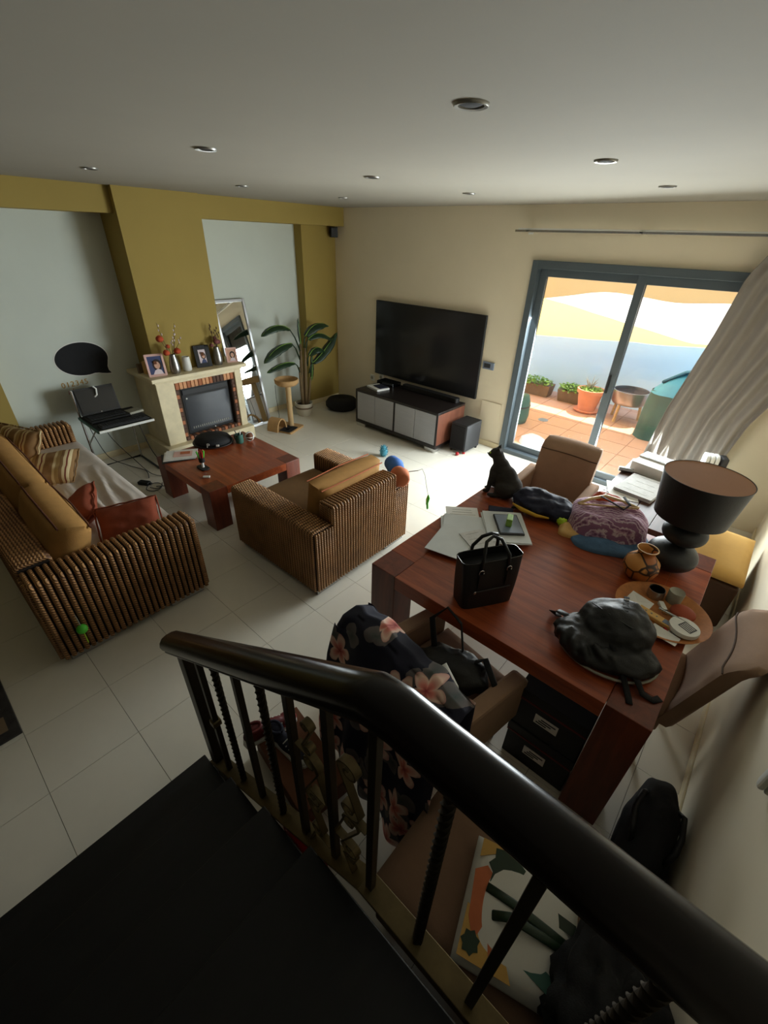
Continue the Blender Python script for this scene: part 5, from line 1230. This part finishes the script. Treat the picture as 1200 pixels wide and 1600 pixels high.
for x, w, l, sd in ((-3.05, .52, 'long brown planter of green and yellow plants by the patio wall', 3), (-2.42, .34, 'small stone planter with bushy green plant beside the terracotta pot', 5)):
    t = T('planter', l, 'planter', (x, 7.62, 0))
    ob('trough', G().add([(-w/2, -.11, 0), (w/2, -.11, 0), (w/2, .11, 0), (-w/2, .11, 0), (-w/2 - .03, -.13, .2), (w/2 + .03, -.13, .2), (w/2 + .03, .13, .2), (-w/2 - .03, .13, .2)], [(0, 3, 2, 1), (0, 1, 5, 4), (1, 2, 6, 5), (2, 3, 7, 6), (3, 0, 4, 7), (4, 5, 6, 7)]), 'pot_brown', t, bevel=.006)
    clump(t, (0, -.02, .18), w / 2 + .05, .15, .16, 260, .06, 'leaf_light', sd)
tp = T('terracotta_pot', 'large round terracotta pot with aloe and green plants', 'pot', (-2.03, 7.32, 0))
ob('pot', G().lathe([(0, .03), (.13, .03), (.165, .2), (.18, .30), (.205, .30), (.21, .36), (.185, .36), (.17, .30), (0, .30)], n=36), 'terracotta', tp, 50)
ob('saucer', G().lathe([(0, 0), (.17, 0), (.20, .035), (.19, .035), (0, .02)], n=36), 'terracotta', tp, 50)
ob('soil', G().lathe([(0, .33), (.18, .325)], n=24), 'soil', tp)
clump(tp, (0, 0, .33), .17, .17, .07, 200, .045, 'leaf_light', 9)
for k in range(8):
    a = k * .8; ob('aloe_leaf', G().tube([(.02 * cos(a) - .03, .02 * sin(a), .33), (.05 * cos(a) - .03, .05 * sin(a), .43), (.10 * cos(a) - .03, .10 * sin(a), .48 + .04 * (k % 3))], [.012, .009, .001], 6), 'mouse_grey', tp, 180)
fb = T('metal_planter', 'galvanised steel tub on wooden legs on the patio', 'planter', (-1.47, 7.35, 0))
ob('tub', G().lathe([(0, .26), (.22, .26), (.245, .30), (.25, .46), (.24, .46), (.235, .31), (0, .30)], n=36), 'steel', fb, 50); ob('soil', G().lathe([(0, .43), (.238, .425)], n=28), 'soil', fb)
for a in (4.4, .6, 2.6): ob('leg', G().tube([(.19 * cos(a), .19 * sin(a), .33), (.23 * cos(a), .23 * sin(a), 0)], .022, 8), 'wood_pale', fb)
tc = T('covered_barbecue', 'barbecue under a green and blue tarpaulin cover', 'cover', (-.62, 7.0, 0))
g = G()
def tarp(u, v):
    a = 2 * pi * u; cs, sn = cos(a), sin(a); e = (abs(cs) ** 5 + abs(sn) ** 5) ** (-1 / 5)
    k = 1 + .07 * nz(cs * 3, sn * 3, v * 2) + .03 * sin(a * 14) * (1 - v)
    top = 1 - .12 * v
    return (cs * e * .56 * k * top, sn * e * .34 * k * top, .66 * v + .03 * nz(cs * 2, sn * 2))
g.grid(tarp, 64, 14); ob('skirt', g, 'tarp_green', tc, 180)
def tarp2(u, v):
    a = 2 * pi * u; cs, sn = cos(a), sin(a); e = (abs(cs) ** 5 + abs(sn) ** 5) ** (-1 / 5); x = cs * e * .52 * (1 - v); y = sn * e * .32 * (1 - v)
    return (x, y, .63 + (.34 + .1 * x) * (1 - (1 - v) ** 2.2) + .06 * (x + .3) * v + .02 * nz(x * 6, y * 6))
ob('top_cover', G().grid(tarp2, 48, 10), 'tarp_blue', tc, 180)
ob('fold_band', G().tube([(-.42, -.1, .76), (-.2, -.12, .93), (.1, -.1, 1.0), (.4, -.08, .93)], .07, 8, flat=.3), 'tarp_navy', tc, 180)
t2 = T('tarp_bundle', 'folded green tarpaulin standing beside the door frame', 'tarpaulin', (-2.60, 6.05, 0))
ob('bundle', G().lathe([(0, 0), (.12, 0), (.14, .1), (.13, .3), (.10, .40), (0, .42)], n=28, sy=1.3), 'tarp_green', t2, 180); ob('tie', G().lathe([(.137, .24), (.142, .25), (.137, .26)], n=28, sy=1.3), 'charcoal', t2)
dn = T('floor_drain', 'round steel floor drain in the patio tiles', 'drain', (-2.34, 6.40, 0))
ob('ring', G().lathe([(.05, 0), (.075, 0), (.075, .004), (.05, .004)], n=28), 'steel', dn, 50); ob('grate', G().lathe([(0, .002), (.05, .002)], n=24), 'charcoal', dn)
for k in range(4): ob('slot', G().box(-.04, -.032 + k * .02, .0022, .04, -.026 + k * .02, .0045), 'steel', dn)
pile('floor_cloth', 'crumpled pale pink cloth on the patio by the door', 'cloth_pale', (-2.02, 5.36, 0), .20, .12, .12, 4.4, 5, 2.5, 'cloth', -.3)['group'] = 'cloth on the patio'
